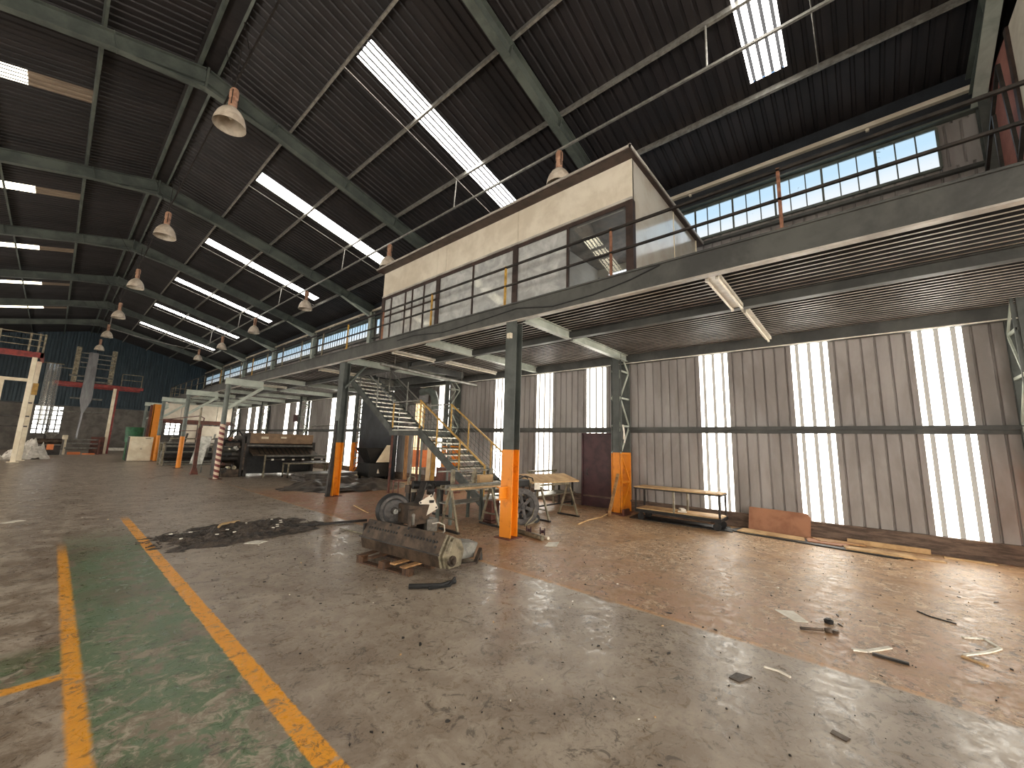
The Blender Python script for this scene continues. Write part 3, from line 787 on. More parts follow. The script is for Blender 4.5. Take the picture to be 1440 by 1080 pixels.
# guard rail along the edge
g = thing('guard_rail', 'dark two-rail guard rail with rusty posts along the edge of the mezzanine', 'railing', (6.08, 5, 4.76))
posts = [-9, -6.5, -4.2, -1.9, 0.57, 3.08, 5.6, 8.2, 10.55, 12.72, 14.6, 16.5, 18.45, 20.4, 22.4, 24.3, 26.2, 28.1, 30.0, 31.9, 33.8, 35.65, 37.5, 39.4, 41.3, 43.15]
for k, y in enumerate(posts):
    b = B(); b.bx(6.06, y - 0.02, 4.76, 6.1, y + 0.02, 5.68); b.bx(6.02, y - 0.07, 4.755, 6.14, y + 0.07, 4.775)
    build('post', b, M_yellow if k in (6, 7, 9, 14, 17) else (M_bare if k > 9 else M_rail), g)
b = B(); b.bx(6.06, YM0, 5.63, 6.1, YM1, 5.67); build('top_rail', b, M_dark, g)
b = B(); b.bx(6.06, YM0, 5.2, 6.1, YM1, 5.235); build('mid_rail', b, M_dark, g)
g = thing('guard_rail', 'pale guard rail across the far end of the mezzanine', 'railing', (8, 43.2, 4.76))
for k in range(6):
    x = 6.2 + k * 0.95; b = B(); b.bx(x - 0.025, 43.2, 4.73, x + 0.025, 43.25, 5.68); build('post', b, M_bare, g)
for z in (5.2, 5.65):
    b = B(); b.bx(6.12, 43.2, z - 0.02, 11, 43.25, z + 0.02); build('rail', b, M_bare, g)
b = B(); b.path([(6.02, 2.2, 4.72), (6.02, 2.7, 4.6), (6.02, 3.4, 4.5), (6.02, 4.3, 4.47), (6.02, 5.2, 4.62), (6.02, 6.4, 4.55), (6.02, 7.6, 4.5), (6.02, 8.8, 4.62), (6.02, 9.6, 4.6)], 0.014, 6)
single('loose_cable', b, M_black, 'loose black cable drooping along the face of the mezzanine edge beam below the office', 'cable', (6.02, 5, 4.5), smooth=True)

# fluorescent fittings under the deck
def batten(x0, x1, Y, z, lab, wide=0.2, ntube=2):
    t = thing('fluorescent_fitting', lab, 'light fitting', (x0, Y, z), 'unlit fluorescent fittings under the mezzanine')
    b = B(); b.bx(x0, Y - wide / 2, z, x1, Y + wide / 2, z + 0.06); build('batten_body', b, M_batten, t)
    for k in range(ntube):
        y = Y + (k - (ntube - 1) / 2) * wide * 0.75
        b = B(); b.tube((x0 + 0.04, y, z - 0.035), (x1 - 0.04, y, z - 0.035), 0.019, 10); tb = build('tube', b, M_tubew, t, True)
        for xa in (x0, x1 - 0.05):
            b = B(); b.bx(xa, y - 0.02, z - 0.06, xa + 0.05, y + 0.02, z); build('tube_holder', b, M_batten, tb)
    return t
batten(6.22, 7.9, 1.5, 4.4, 'wide unlit fluorescent fitting under the near soffit, the one closer to the edge beam')
batten(8.1, 10.65, 1.42, 4.4, 'narrow unlit fluorescent fitting under the near soffit, reaching towards the window wall', 0.12, 1)
batten(6.25, 7.8, 10.2, 4.4, 'fluorescent fitting under the deck between the two orange-footed columns, nearer the edge', 0.16, 1)
batten(8.1, 10.5, 10.0, 4.4, 'fluorescent fitting under the deck just in front of the stair opening, nearer the wall', 0.12, 1)
batten(6.3, 7.8, 15.2, 4.4, 'fluorescent fitting under the deck just beyond the column beside the black heap', 0.16, 2)
batten(8.3, 10.4, 17.6, 4.4, 'fluorescent fitting under the deck just beyond the top of the stairs', 0.14, 1)
batten(6.4, 7.8, 22.6, 4.4, 'fluorescent fitting under the deck above the bag-making machine', 0.14, 1)

# ------------------------------------------------------------------ mezzanine office
of = thing('mezzanine_office', 'glazed cream site office with flat dark roof standing on the mezzanine', 'office', (6.48, 7, 4.76))
OX0, OX1, OY0, OY1, OZ0, OZ1 = 6.48, 10.36, 2.84, 11.36, 4.76, 7.21
ZF = 6.42
b = B()
for y0, y1 in ((2.84, 5.62), (5.63, 8.2), (8.21, 8.58), (8.59, 11.36)): b.bx(OX0, y0, ZF, OX0 + 0.06, y1, OZ1)
build('fascia_panel', b, M_creamw, of)
b = B(); b.bx(OX0 - 0.03, OY0, ZF - 0.05, OX0 + 0.05, OY1, ZF); build('fascia_trim', b, M_deckrib, of)
b = B(); b.bx(OX0 - 0.01, OY0, ZF - 0.13, OX0 + 0.07, OY1, ZF - 0.05); build('window_head', b, M_brown, of)
b = B(); b.bx(OX0 - 0.26, OY0 - 0.08, OZ1, OX1 + 0.35, OY1 + 0.05, OZ1 + 0.05); build('roof_slab', b, M_brownm if False else M_rust if False else M_brown, of)
b = B(); b.bx(OX0 - 0.28, OY0 - 0.1, OZ1 + 0.03, OX1 + 0.37, OY0 - 0.07, OZ1 + 0.09); b.bx(OX0 - 0.28, OY0 - 0.1, OZ1 + 0.03, OX0 - 0.25, OY1 + 0.05, OZ1 + 0.08); build('roof_edge_trim', b, M_deckrib, of)
b = B(); b.bx(OX0 + 0.02, OY0, OZ0, 8.69, OY0 + 0.06, OZ1); build('end_panel', b, M_gloss, of)
b = B(); b.bx(8.705, OY0, OZ0, OX1, OY0 + 0.06, OZ1); build('end_panel', b, M_gloss, of)
b = B(); b.bx(OX1 - 0.02, OY0 - 0.015, OZ0, OX1 + 0.03, OY0 + 0.08, OZ1); build('corner_trim', b, M_cream, of); b = B(); b.bx(8.685, OY0 - 0.01, OZ0, 8.71, OY0 + 0.02, OZ1); build('joint_strip', b, M_cream, of)
b = B(); b.bx(OX0 + 0.02, OY1 - 0.06, OZ0, OX1, OY1, OZ1); build('end_panel', b, M_creamw, of)
for y in (2.9, 5.68, 8.5, 11.3):
    b = B(); b.bx(OX0 - 0.02, y - 0.07, OZ0, OX0 + 0.1, y + 0.07, ZF - 0.05); build('office_post', b, M_brown, of)
for y in (4.26, 7.1):
    b = B(); b.bx(OX0, y - 0.025, OZ0, OX0 + 0.05, y + 0.025, ZF - 0.1); build('mullion', b, M_brown, of)
for y0, y1 in ((2.97, 4.23), (4.29, 5.61), (5.75, 7.07), (7.13, 8.43), (8.57, 11.23)):
    b = B(); b.bx(OX0 + 0.02, y0, OZ0, OX0 + 0.028, y1, ZF - 0.12); build('window_glass', b, M_pane if y1 < 4.5 else M_panelit, of)
b = B()
for y in (9.15, 9.72, 10.08, 10.85): b.bx(OX0 - 0.005, y - 0.022, OZ0, OX0 + 0.045, y + 0.022, ZF - 0.12)
for z in (5.72,): b.bx(OX0 - 0.005, 8.57, z - 0.022, OX0 + 0.045, 11.23, z + 0.022)
build('window_bars', b, M_brown, of)
b = B(); b.bx(OX0 - 0.02, OY0, OZ0, OX0 + 0.08, OY1, OZ0 + 0.08); build('sill', b, M_brown, of)
b = B(); b.bx(OX0 + 0.06, OY0 + 0.06, OZ1 - 0.05, OX1, OY1 - 0.06, OZ1 - 0.01); build('inner_ceiling', b, M_brownm, of)
b = B(); b.bx(OX1 - 0.05, OY0 + 0.06, 6.95, OX1, OY1 - 0.06, OZ1 - 0.05); b.bx(OX1 - 0.05, OY0 + 0.06, OZ0, OX1, OY1 - 0.06, 5.6); build('back_wall', b, M_officein, of)
for y0, y1 in ((3.3, 5.3), (6.0, 8.2), (8.8, 11.0)):
    b = B(); b.bx(OX1 - 0.03, y0, 5.6, OX1 - 0.02, y1, 6.95); build('back_window', b, M_backwin, of)
    b = B(); b.bx(OX1 - 0.06, y0 - 0.3, 5.6, OX1 - 0.01, y0, 6.95); b.bx(OX1 - 0.06, y1, 5.6, OX1 - 0.01, y1 + 0.3, 6.95); b.bx(OX1 - 0.05, (y0 + y1) / 2 - 0.03, 5.6, OX1 - 0.01, (y0 + y1) / 2 + 0.03, 6.95); build('back_window_frame', b, M_officein, of)
for y in (5.68, 8.5):
    b = B(); b.bx(OX0 + 0.1, y - 0.03, OZ0, OX1 - 0.06, y + 0.03, OZ1 - 0.06); b.m = 1
    b.bx(OX0 + 0.1, y - 0.045, 5.95, OX1 - 0.06, y - 0.03, 6.05); build('partition_wall', b, [M_officein, M_brown], of)
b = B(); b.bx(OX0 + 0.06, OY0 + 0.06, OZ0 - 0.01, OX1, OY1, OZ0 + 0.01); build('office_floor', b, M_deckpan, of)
b = B(); b.bx(OX0 + 0.4, 9.3, OZ0 + 0.01, OX0 + 1.6, 10.3, OZ0 + 0.9); build('office_counter', b, M_officein, of)
for y in (4.2, 7.1, 9.9):
    b = B(); b.bx(7.6, y - 0.6, OZ1 - 0.13, 7.75, y + 0.6, OZ1 - 0.05); build('ceiling_fitting', b, M_tubew, of)

# second office at the near end
of = thing('mezzanine_office', 'terracotta and cream end wall of a second office at the top right corner', 'office', (9.5, -2.5, 4.76))
b = B(); b.bx(9.72, -2.5, 4.76, 11.05, -2.42, 9.0); build('wall_panel', b, M_pink, of)
b = B(); b.bx(6.5, -2.5, 4.76, 9.6, -2.42, 9.0); build('wall_panel', b, M_creamw, of)
b = B(); b.bx(9.6, -2.52, 4.76, 9.72, -2.38, 9.0); build('office_post', b, M_brown, of)
b = B(); b.bx(6.4, -2.55, 8.98, 11.0, -2.46, 9.06); build('roof_edge_trim', b, M_brown, of)
b = B(); b.bx(6.5, -9, 9.06, 11.0, -2.5, 9.1); build('roof_slab', b, M_brown, of)
b = B(); b.bx(6.5, -9, 4.76, 6.56, -2.5, 9.0); build('side_wall', b, M_creamw, of)
t = thing('bracing_frame', 'dark steel bracing frame standing in front of the terracotta wall at the top right', 'bracing', (9.9, -2.1, 4.76))
for p, q in (((9.0, -2.1, 7.95), (10.35, -2.1, 6.9)), ((9.55, -2.1, 7.45), (9.62, -2.1, 4.78)), ((10.35, -2.1, 6.9), (10.35, -2.1, 4.78)), ((8.45, -2.1, 6.5), (9.3, -2.1, 5.6)), ((9.3, -2.1, 5.6), (9.3, -2.1, 4.78)), ((9.0, -2.1, 7.95), (8.6, -2.1, 4.78))):
    b = B(); b.bar(p, q, 0.045, 0.045, V(0, 1, 0)); build('brace_bar', b, M_dark, t)

# ------------------------------------------------------------------ staircase
st = thing('steel_staircase', 'straight two-flight steel staircase with open treads rising to the mezzanine', 'staircase', (8.6, 10, 0))
SX0, SX1 = 8.0, 9.3
def flight(ya, za, yb, zb, n, last=True):      # from low (ya,za) to high (yb,zb)
    for x in (SX0 - 0.03, SX1 + 0.03):
        b = B(); d = V(0, yb - ya, zb - za).normalized()
        b.bar(V(x, ya, za - 0.05), V(x, yb, zb - 0.05), 0.05, 0.24, V(0, 0, 1)); build('stringer', b, M_stairs, st)
    for k in range(1, n + 1):
        f = k / (n + 1) if not last else k / n
        y = ya + (yb - ya) * f; z = za + (zb - za) * f
        b = B(); b.bx(SX0, y - 0.13, z - 0.035, SX1, y + 0.13, z); b.bx(SX0, y - 0.13, z - 0.08, SX1, y - 0.115, z); build('tread', b, M_tread, st)
LY0, LY1, LZ = 11.04, 12.61, 2.2
flight(7.55, 0.0, LY0, LZ, 11, False)
flight(LY1, LZ, 16.55, 4.7, 12, False)
b = B(); b.bx(SX0 - 0.05, LY0 - 0.1, LZ - 0.05, SX1 + 0.05, LY1 + 0.1, LZ); b.m = 1; b.bx(SX0 - 0.06, LY0 - 0.12, LZ - 0.2, SX0, LY1 + 0.12, LZ - 0.02); b.bx(SX1, LY0 - 0.12, LZ - 0.2, SX1 + 0.06, LY1 + 0.12, LZ - 0.02); b.bx(SX0, LY0 - 0.12, LZ - 0.2, SX1, LY0 - 0.06, LZ - 0.02)
build('landing', b, [M_tread, M_stairs], st)
for x in (SX0, SX1):
    for y in (LY0, LY1):
        b = B(); b.bx(x - 0.03, y - 0.03, 0, x + 0.03, y + 0.03, LZ - 0.1); build('landing_leg', b, M_rust if x == SX0 else M_steelg, st)
sl = (4.7 - LZ) / (16.55 - LY1)
for x, mt in ((SX0 - 0.02, M_yellow), (SX1 + 0.02, M_yellow)):
    ys_ = [7.9, 8.96, 10.06, 11.0]
    for y in ys_:
        z = (y - 7.55) * LZ / (LY0 - 7.55); b = B(); b.bx(x - 0.02, y - 0.02, max(z - 0.1, 0), x + 0.02, y + 0.02, z + 0.98); build('baluster', b, mt, st)
    b = B(); z = lambda y: (y - 7.55) * LZ / (LY0 - 7.55)
    b.bar((x, 7.9, z(7.9) + 0.98), (x, LY0, LZ + 0.98), 0.045, 0.045); build('handrail', b, mt, st)
    b = B()
    for h in (0.2, 0.36, 0.52, 0.68, 0.84): b.tube((x, 7.9, z(7.9) + h), (x, LY0, LZ + h), 0.009, 5, cap=False)
    build('rail_wires', b, M_steelg, st)
    zu = lambda y: LZ + (y - LY1) * sl
    for y in (LY1, 13.82, 15.2):
        b = B(); b.bx(x - 0.02, y - 0.02, zu(y) - 0.1, x + 0.02, y + 0.02, zu(y) + (0.98 if y != 13.82 else 1.25)); build('baluster', b, M_yellow if y == LY1 else M_galv, st)
    b = B(); b.bar((x, LY1, LZ + 0.98), (x, 16.5, zu(16.5) + 0.98), 0.04, 0.04); b.bar((x, LY0, LZ + 0.98), (x, LY1, LZ + 0.98), 0.04, 0.04); build('handrail', b, M_galv, st)
    b = B()
    for h in (0.25, 0.45, 0.65, 0.85): b.tube((x, LY1, LZ + h), (x, 15.8, zu(15.8) + h), 0.008, 5, cap=False); b.tube((x, LY0, LZ + h), (x, LY1, LZ + h), 0.008, 5, cap=False)
    build('rail_wires', b, M_steelg, st)
# ------------------------------------------------------------------ machine block on its pallet
t = thing('wooden_pallet', 'broken dark timber pallet lying under the steel cutter housing', 'pallet', (3.78, 5.33, 0), None, True, 0.16)
b = B()
for x in (-0.42, 0.0, 0.42): b.bx(x - 0.05, -0.55, 0.0, x + 0.05, 0.55, 0.022)
build('bottom_board', b, M_woodp, t, bevel=0.004)
for x in (-0.42, 0.0, 0.42):
    for y in (-0.48, 0.0, 0.48):
        b = B(); b.bx(x - 0.05, y - 0.07, 0.022, x + 0.05, y + 0.07, 0.1); build('pallet_block', b, M_woodp, t, bevel=0.004)
for k, y in enumerate((-0.48, -0.24, 0.0, 0.26, 0.49)):
    if k == 2: continue
    b = B(); b.box((0.02 if k % 2 else -0.01, y, 0.112), (1.0, 0.1, 0.022), Matrix.Rotation(0.03 * (k - 2), 3, 'Z')); build('top_board', b, M_wood if k in (0, 1) else M_woodp, t, bevel=0.004)

t = thing('cutter_housing', 'long faceted dark steel cutter housing with rows of holes, lying on the broken pallet', 'machine part', (3.548, 5.235, 0.125), None, True, 0.121)
prof = [(0.012, 0.0), (-0.031, 0.165), (0.107, 0.425), (0.25, 0.37), (0.33, 0.22), (0.27, 0.0)]
b = B(); b.prism([(x, -0.84, z) for x, z in prof], (0, 1.68, 0)); hb = build('housing_body', b, M_brownm, t, bevel=0.006)
nrm = V(-0.27, 0, 0.16).normalized()
FN = V(-0.26, 0, 0.138).normalized()
def facept(f, y, o=0.0): return V(-0.031 + 0.138 * f, y, 0.165 + 0.26 * f) + FN * o
for k in range(24):
    y = 0.74 - k * 0.064
    if k in (11, 12): continue
    b = B(); p = facept(0.58, y); b.tube(p - FN * 0.01, p + FN * 0.006, 0.02, 10); build('bolt_hole', b, M_black, hb)
for y, f in ((0.72, 0.35), (0.66, 0.85), (0.3, 0.9), (0.1, 0.85), (-0.1, 0.92), (-0.62, 0.9), (-0.74, 0.35), (-0.68, 0.55)):
    b = B(); p = facept(f, y); b.tube(p - FN * 0.01, p + FN * 0.005, 0.022, 8); build('bolt_hole', b, M_black, hb)
b = B(); b.bar(facept(0.03, 0.88, 0.006), facept(0.03, -0.86, 0.006), 0.02, 0.012, FN); build('edge_strip', b, M_dark, hb)
b = B()
for k, (y0, y1, sc) in enumerate(((-0.87, -0.84, 1.0), (-0.92, -0.89, 0.96), (-0.97, -0.945, 0.92))):
    c = V(0.15, 0, 0.22); pr = [((x - 0.15) * sc + 0.15 + 0.02 * k, z * sc) for x, z in prof]
    b.prism([(x, y0, z) for x, z in pr], (0, y1 - y0, 0))
b.prism([(0.1 + 0.6 * (x - 0.1), -0.98, 0.05 + 0.7 * z) for x, z in prof], (0, 0.14, 0))
build('end_flange', b, M_bare, t, bevel=0.006)
b = B(); b.tube((0.1, -0.96, 0.1), (0.1, -1.0, 0.1), 0.07, 16); b.tube((0.1, -0.96, 0.1), (0.1, -1.03, 0.1), 0.035, 12); build('shaft_end', b, M_brownm, t, True)
b = B(); b.bx(0.02, 0.84, 0.05, 0.26, 0.87, 0.36); build('end_flange', b, M_dark, t)

t = thing('scrap_bracket', 'bent grey plate bracket on short legs lying against the end of the cutter housing', 'scrap metal', (4.45, 4.75, 0), None, True, math.radians(-12))
b = B(); b.prism([(-0.22, -0.05, 0.05), (0.12, -0.05, 0.05), (0.2, -0.05, 0.26), (-0.1, -0.05, 0.3)], (0, 0.3, 0)); build('plate', b, M_galv, t, bevel=0.01)
b = B(); b.bar((-0.2, -0.2, 0.02), (0.05, -0.22, 0.02), 0.06, 0.04); b.bar((0.05, -0.22, 0.02), (0.25, -0.05, 0.16), 0.05, 0.05); build('arm', b, M_brownm, t)
b = B(); b.tube((0.25, -0.06, 0.0), (0.24, -0.05, 0.17), 0.03, 8); build('leg', b, M_dark, t)
b = B(); b.bx(-0.3, -0.08, 0.0, -0.2, 0.14, 0.34); build('rubber_block', b, M_black, t, bevel=0.02)

# flywheel drive unit behind it
t = thing('flywheel_drive', 'dark drive unit with big grey flywheel and pale mounting plate, behind the cutter housing', 'machine', (4.75, 6.8, 0), None, True, 0)
wc_ = V(-0.08, 0.3, 0.43); ax = V(-0.35, -0.93, 0.05).normalized()
b = B(); b.lathe([(0.2, 0.05), (0.3, 0.05), (0.335, 0.0), (0.335, -0.14), (0.3, -0.18), (0.2, -0.18)], wc_, ax, 36); build('tyre', b, M_black, t, True)
b = B(); b.lathe([(0.0, 0.08), (0.06, 0.08), (0.07, 0.03), (0.2, 0.02), (0.24, 0.08), (0.29, 0.07), (0.29, -0.1), (0.0, -0.1)], wc_, ax, 36); fd = build('flywheel_disc', b, M_tire, t, True)
b = B(); c = wc_ + ax * 0.09; b.tube(c - ax * 0.1, c + ax * 0.06, 0.045, 14); b.box(c + ax * 0.05 + V(0.06, 0, 0.02), (0.12, 0.03, 0.06)); build('hub', b, M_galv, fd, True)
b = B(); b.bx(-0.02, -0.25, 0.22, 0.38, 0.25, 0.58); b.bx(-0.1, -0.3, 0.2, 0.05, -0.2, 0.52); build('gearbox', b, M_brownm, t, bevel=0.015)
b = B(); b.tube((-0.05, -0.32, 0.42), (-0.05, -0.2, 0.42), 0.035, 10); b.bx(-0.07, -0.33, 0.25, -0.03, -0.3, 0.4); build('lever', b, M_galv, t)
b = B(); b.bx(-0.15, -0.2, 0.0, -0.07, 0.3, 0.22); b.bx(0.28, -0.2, 0.0, 0.36, 0.3, 0.22); b.bx(-0.2, -0.25, 0.0, 0.5, -0.17, 0.05); b.bx(-0.2, 0.24, 0.0, 0.5, 0.32, 0.05); build('base_frame', b, M_dark, t)
b = B(); b.bar((0.22, 0.0, 0.5), (0.62, 0.3, 0.95), 0.12, 0.1); build('drive_arm', b, M_dark, t, bevel=0.01)
vn = V(-0.62, -0.75, 0.2).normalized(); uu = vn.cross(Z).normalized(); vv = uu.cross(vn)
c = V(0.36, -0.22, 0.56); hs = 0.2
b = B(); P4 = [c + uu * hs * math.cos(a) + vv * hs * math.sin(a) * 1.1 for a in (0.25, math.pi / 2 + 0.25, math.pi + 0.25, 1.5 * math.pi + 0.25)]
b.prism(P4, vn * 0.025); mp_ = build('mounting_plate', b, M_creamw, t, bevel=0.006)
b = B()
for p in P4:
    q = c + (p - c) * 0.8 + vn * 0.02; b.tube(q, q + vn * 0.012, 0.018, 8)
b.box(c + uu * -0.06 + vv * 0.07 + vn * 0.03, (0.09, 0.05, 0.05)); build('plate_bolts', b, M_black, mp_)
b = B(); b.bx(0.3, -0.3, 0.05, 0.55, -0.05, 0.3); build('junction_box', b, M_galv, t, bevel=0.01)
b = B(); b.path([(0.4, -0.32, 0.22), (0.5, -0.4, 0.24), (0.62, -0.42, 0.18), (0.66, -0.4, 0.05), (0.66, -0.35, 0.01)], 0.012, 6); build('cable', b, M_paper, t, True)
# black roller with flange on a stand
t = thing('black_roller', 'thick black roller with a round end flange, lying across a low stand beside the flywheel', 'roller', (6.2, 8.0, 0))
b = B(); b.tube((5.82, 8.15, 0.78), (6.75, 7.9, 0.76), 0.095, 20); build('roller_body', b, M_black, t, True)
b = B(); fa = V(0.75, -0.62, -0.12).normalized(); fc = V(6.0, 7.6, 0.68); b.lathe([(0, -0.03), (0.19, -0.03), (0.19, 0.04), (0.15, 0.04), (0.13, 0.0), (0, 0.0)], fc, -fa, 28); b.lathe([(0.1, 0.0), (0.1, 0.12), (0.06, 0.14), (0, 0.14)], fc, -fa, 20); build('end_flange', b, M_dark, t, True)
b = B(); b.tube(fc, V(6.2, 8.03, 0.77), 0.05, 10); build('roller_shaft', b, M_galv, t, True)
for x in (5.95, 6.6):
    b = B(); b.bx(x - 0.03, 7.7, 0, x + 0.03, 8.3, 0.05); b.bx(x - 0.03, 7.97, 0.05, x + 0.03, 8.1, 0.67); build('stand_leg', b, M_dark, t)
t = thing('instrument_stand', 'small wheeled stand with a pale box behind the flywheel', 'stand', (5.75, 8.4, 0))
for x in (5.52, 5.66):
    b = B(); b.tube((x, 8.5, 0), (x, 8.5, 0.88), 0.016, 8); build('stand_leg', b, M_rust, t)
b = B(); b.path([(5.86, 8.4, 0.6), (5.86, 8.4, 0.92), (5.9, 8.4, 0.95), (6.02, 8.4, 0.95), (6.06, 8.4, 0.92), (6.06, 8.4, 0.5)], 0.014, 8); build('handle_loop', b, M_bare, t, True)
b = B(); b.bx(5.5, 8.44, 0.84, 5.9, 8.52, 0.87); b.bx(5.5, 8.46, 0.3, 5.9, 8.5, 0.33); build('shelf_bar', b, M_rust, t)
b = B(); b.bx(5.78, 8.22, 0.58, 6.02, 8.4, 0.76); ib = build('instrument_box', b, M_brownm, t, bevel=0.006)
b = B(); b.bx(5.84, 8.205, 0.6, 6.02, 8.22, 0.74); build('box_face', b, M_creamw, ib)
b = B(); b.bx(5.8, 8.25, 0.0, 5.86, 8.38, 0.58); b.bx(5.96, 8.25, 0.0, 6.02, 8.38, 0.58); build('stand_post', b, M_dark, t)

# ------------------------------------------------------------------ trestles, boards, bench
def trestle(p0, p1, lab, wid=0.6, h=0.83):
    p0 = V(*p0); p1 = V(*p1)
    c = (p0 + p1) / 2
    t = thing('steel_trestle', lab, 'trestle', c, 'A-frame steel trestles')
    d = (p1 - p0).normalized(); n = V(-d.y, d.x, 0)
    b = B(); b.bar(p0 + V(0, 0, h), p1 + V(0, 0, h), 0.05, 0.05); build('top_rail', b, M_bare, t)
    for p in (p0, p1):
        for sg in (-1, 1):
            b = B(); b.bar(p + V(0, 0, h - 0.03) + n * 0.03 * sg, p + n * wid / 2 * sg + V(0, 0, 0.04), 0.04, 0.04); build('leg', b, M_bare, t)
        b = B(); b.bar(p - n * (wid / 2 + 0.05) + V(0, 0, 0.02), p + n * (wid / 2 + 0.05) + V(0, 0, 0.02), 0.05, 0.04); build('foot_bar', b, M_dark, t)
        b = B(); b.bar(p - n * wid * 0.36 + V(0, 0, 0.26), p + n * wid * 0.36 + V(0, 0, 0.26), 0.03, 0.03); build('spreader_bar', b, M_bare, t)
    return t
trestle((5.6, 6.5, 0), (6.7, 6.4, 0), 'A-frame steel trestle standing just left of the orange-footed column by the hose reel')
trestle((8.08, 6.05, 0), (9.24, 5.97, 0), 'A-frame steel trestle standing to the right of the hose reel, under the wide board')
def board(name, p, q, w, h, mat, lab, cat, up=Z):
    b = B(); b.bar(p, q, w, h, up); return single(name, b, mat, lab, cat, (V(*p) + V(*q)) / 2, bevel=0.004)
board('wide_board', (7.75, 6.28, 0.98), (9.75, 6.2, 0.94), 0.55, 0.035, M_cardl, 'wide pale board lying tilted on the trestle beside the maroon door', 'board', V(0, -0.3, 0.95))
for k, (y, r, m, w) in enumerate(((6.42, 0.028, M_bare, 'nearest the camera'), (6.55, 0.035, M_galv, 'in the middle of the row'), (6.7, 0.03, M_bare, 'nearest the workbench'))):
    b = B(); b.tube((5.5, y, 0.855 + r), (7.95 + 0.1 * k, y - 0.08, 0.855 + r), r, 10)
    single('steel_pipe', b, m, 'long steel pipe laid over the left trestle, %s' % w, 'pipe', (6.7, y, 0.9), 'pipes laid over the left trestle', True)
b = B(); b.bar((5.45, 6.3, 0.87), (6.9, 6.25, 0.87), 0.06, 0.03); single('flat_bar', b, M_cardl, 'flat pale bar along the front edge of the left trestle', 'bar', (6.2, 6.3, 0.87))
t = thing('welding_bench', 'cluttered steel workbench with short upright posts, in front of the stair foot', 'workbench', (6.9, 7.2, 0))
b = B(); b.bx(6.0, 6.95, 0.74, 7.95, 7.5, 0.78); build('bench_top', b, M_bare, t)
b = B(); b.bx(6.05, 7.0, 0.42, 7.9, 7.45, 0.45); build('bench_shelf', b, M_galv, t)
for x in (6.05, 7.0, 7.9):
    for y in (7.0, 7.45):
        b = B(); b.bx(x - 0.03, y - 0.03, 0, x + 0.03, y + 0.03, 0.74); build('leg', b, M_steelg, t)
for x in (6.4, 7.1, 7.72):
    b = B(); b.bx(x - 0.035, 7.34, 0.78, x + 0.035, 7.42, 1.17); build('upright_post', b, M_bare, t)
b = B(); b.bx(5.95, 7.36, 1.12, 7.6, 7.4, 1.15); build('cross_bar', b, M_galv, t)
b = B(); b.bx(7.15, 7.2, 0.78, 7.6, 7.33, 1.03); build('vice_block', b, M_cardl, t, bevel=0.01)
b = B(); b.tube((7.4, 7.27, 1.02), (7.4, 7.27, 1.28), 0.015, 8); build('lever', b, M_bare, t)
for k in range(9):
    b = B(); x = 6.15 + k * 0.2; s_ = random.uniform(0.04, 0.09); b.box((x, random.uniform(7.05, 7.2), 0.78 + s_ / 2), (s_ * 1.8, s_ * 1.2, s_), Matrix.Rotation(k, 3, 'Z'))
    single('workshop_scrap', b, [M_paper, M_cardl, M_dark, M_bare][k % 4], 'small scrap lying on the cluttered steel workbench', 'scrap', (x, 7.15, 0.78), 'scraps on the workbench')
t = thing('side_table', 'dark two-tier table standing against the wall between the trestle and the maroon door', 'table', (9.9, 7.1, 0))
for z in (0.74, 0.38):
    b = B(); b.bx(9.0, 6.85, z, 11.0, 7.45, z + 0.035); build('table_top' if z > 0.5 else 'shelf', b, M_bare, t)
for x in (9.1, 10.9):
    for y in (6.9, 7.4):
        b = B(); b.bx(x - 0.025, y - 0.025, 0, x + 0.025, y + 0.025, 0.74); build('leg', b, M_dark, t)
b = B(); b.bx(9.1, 6.88, 0.1, 10.9, 6.92, 0.14); build('stretcher', b, M_dark, t)
b = B(); b.tube((9.45, 7.55, 1.02), (10.95, 7.55, 1.02), 0.03, 8); b.bx(9.55, 7.52, 0, 9.6, 7.58, 1.0); b.bx(10.8, 7.52, 0, 10.85, 7.58, 1.0)
single('steel_rail', b, M_bare, 'long thin rail propped level behind the wide pale board', 'rail', (9.5, 7.35, 0))

# hose reel
t = thing('hose_reel', 'large dark spoked reel on a small two-wheeled trolley beside the orange-footed column', 'reel', (7.35, 6.0, 0))
rc = V(7.36, 6.05, 0.4); ra = V(-0.5, -0.86, 0.06).normalized()
for o in (-0.16, 0.12):
    b = B(); cc = rc + ra * o
    b.lathe([(0.40, 0), (0.40, 0.02), (0.3, 0.035), (0.28, 0.03), (0.28, 0.0)], cc, ra, 36)
    a1 = ra.orthogonal().normalized(); a2 = ra.cross(a1)
    for k in range(6):
        d = a1 * math.cos(k * math.pi / 3) + a2 * math.sin(k * math.pi / 3); b.bar(cc + d * 0.05, cc + d * 0.3, 0.07, 0.02, ra)
    b.lathe([(0, 0.03), (0.09, 0.03), (0.09, 0)], cc, ra, 16)
    build('reel_flange', b, M_tire if o > 0 else M_dark, t, True)
b = B(); b.lathe([(0.16, -0.16), (0.16, 0.12)], rc, ra, 24); b.lathe([(0.06, -0.2), (0.06, 0.18)], rc, ra, 12); build('drum', b, M_black, t, True)
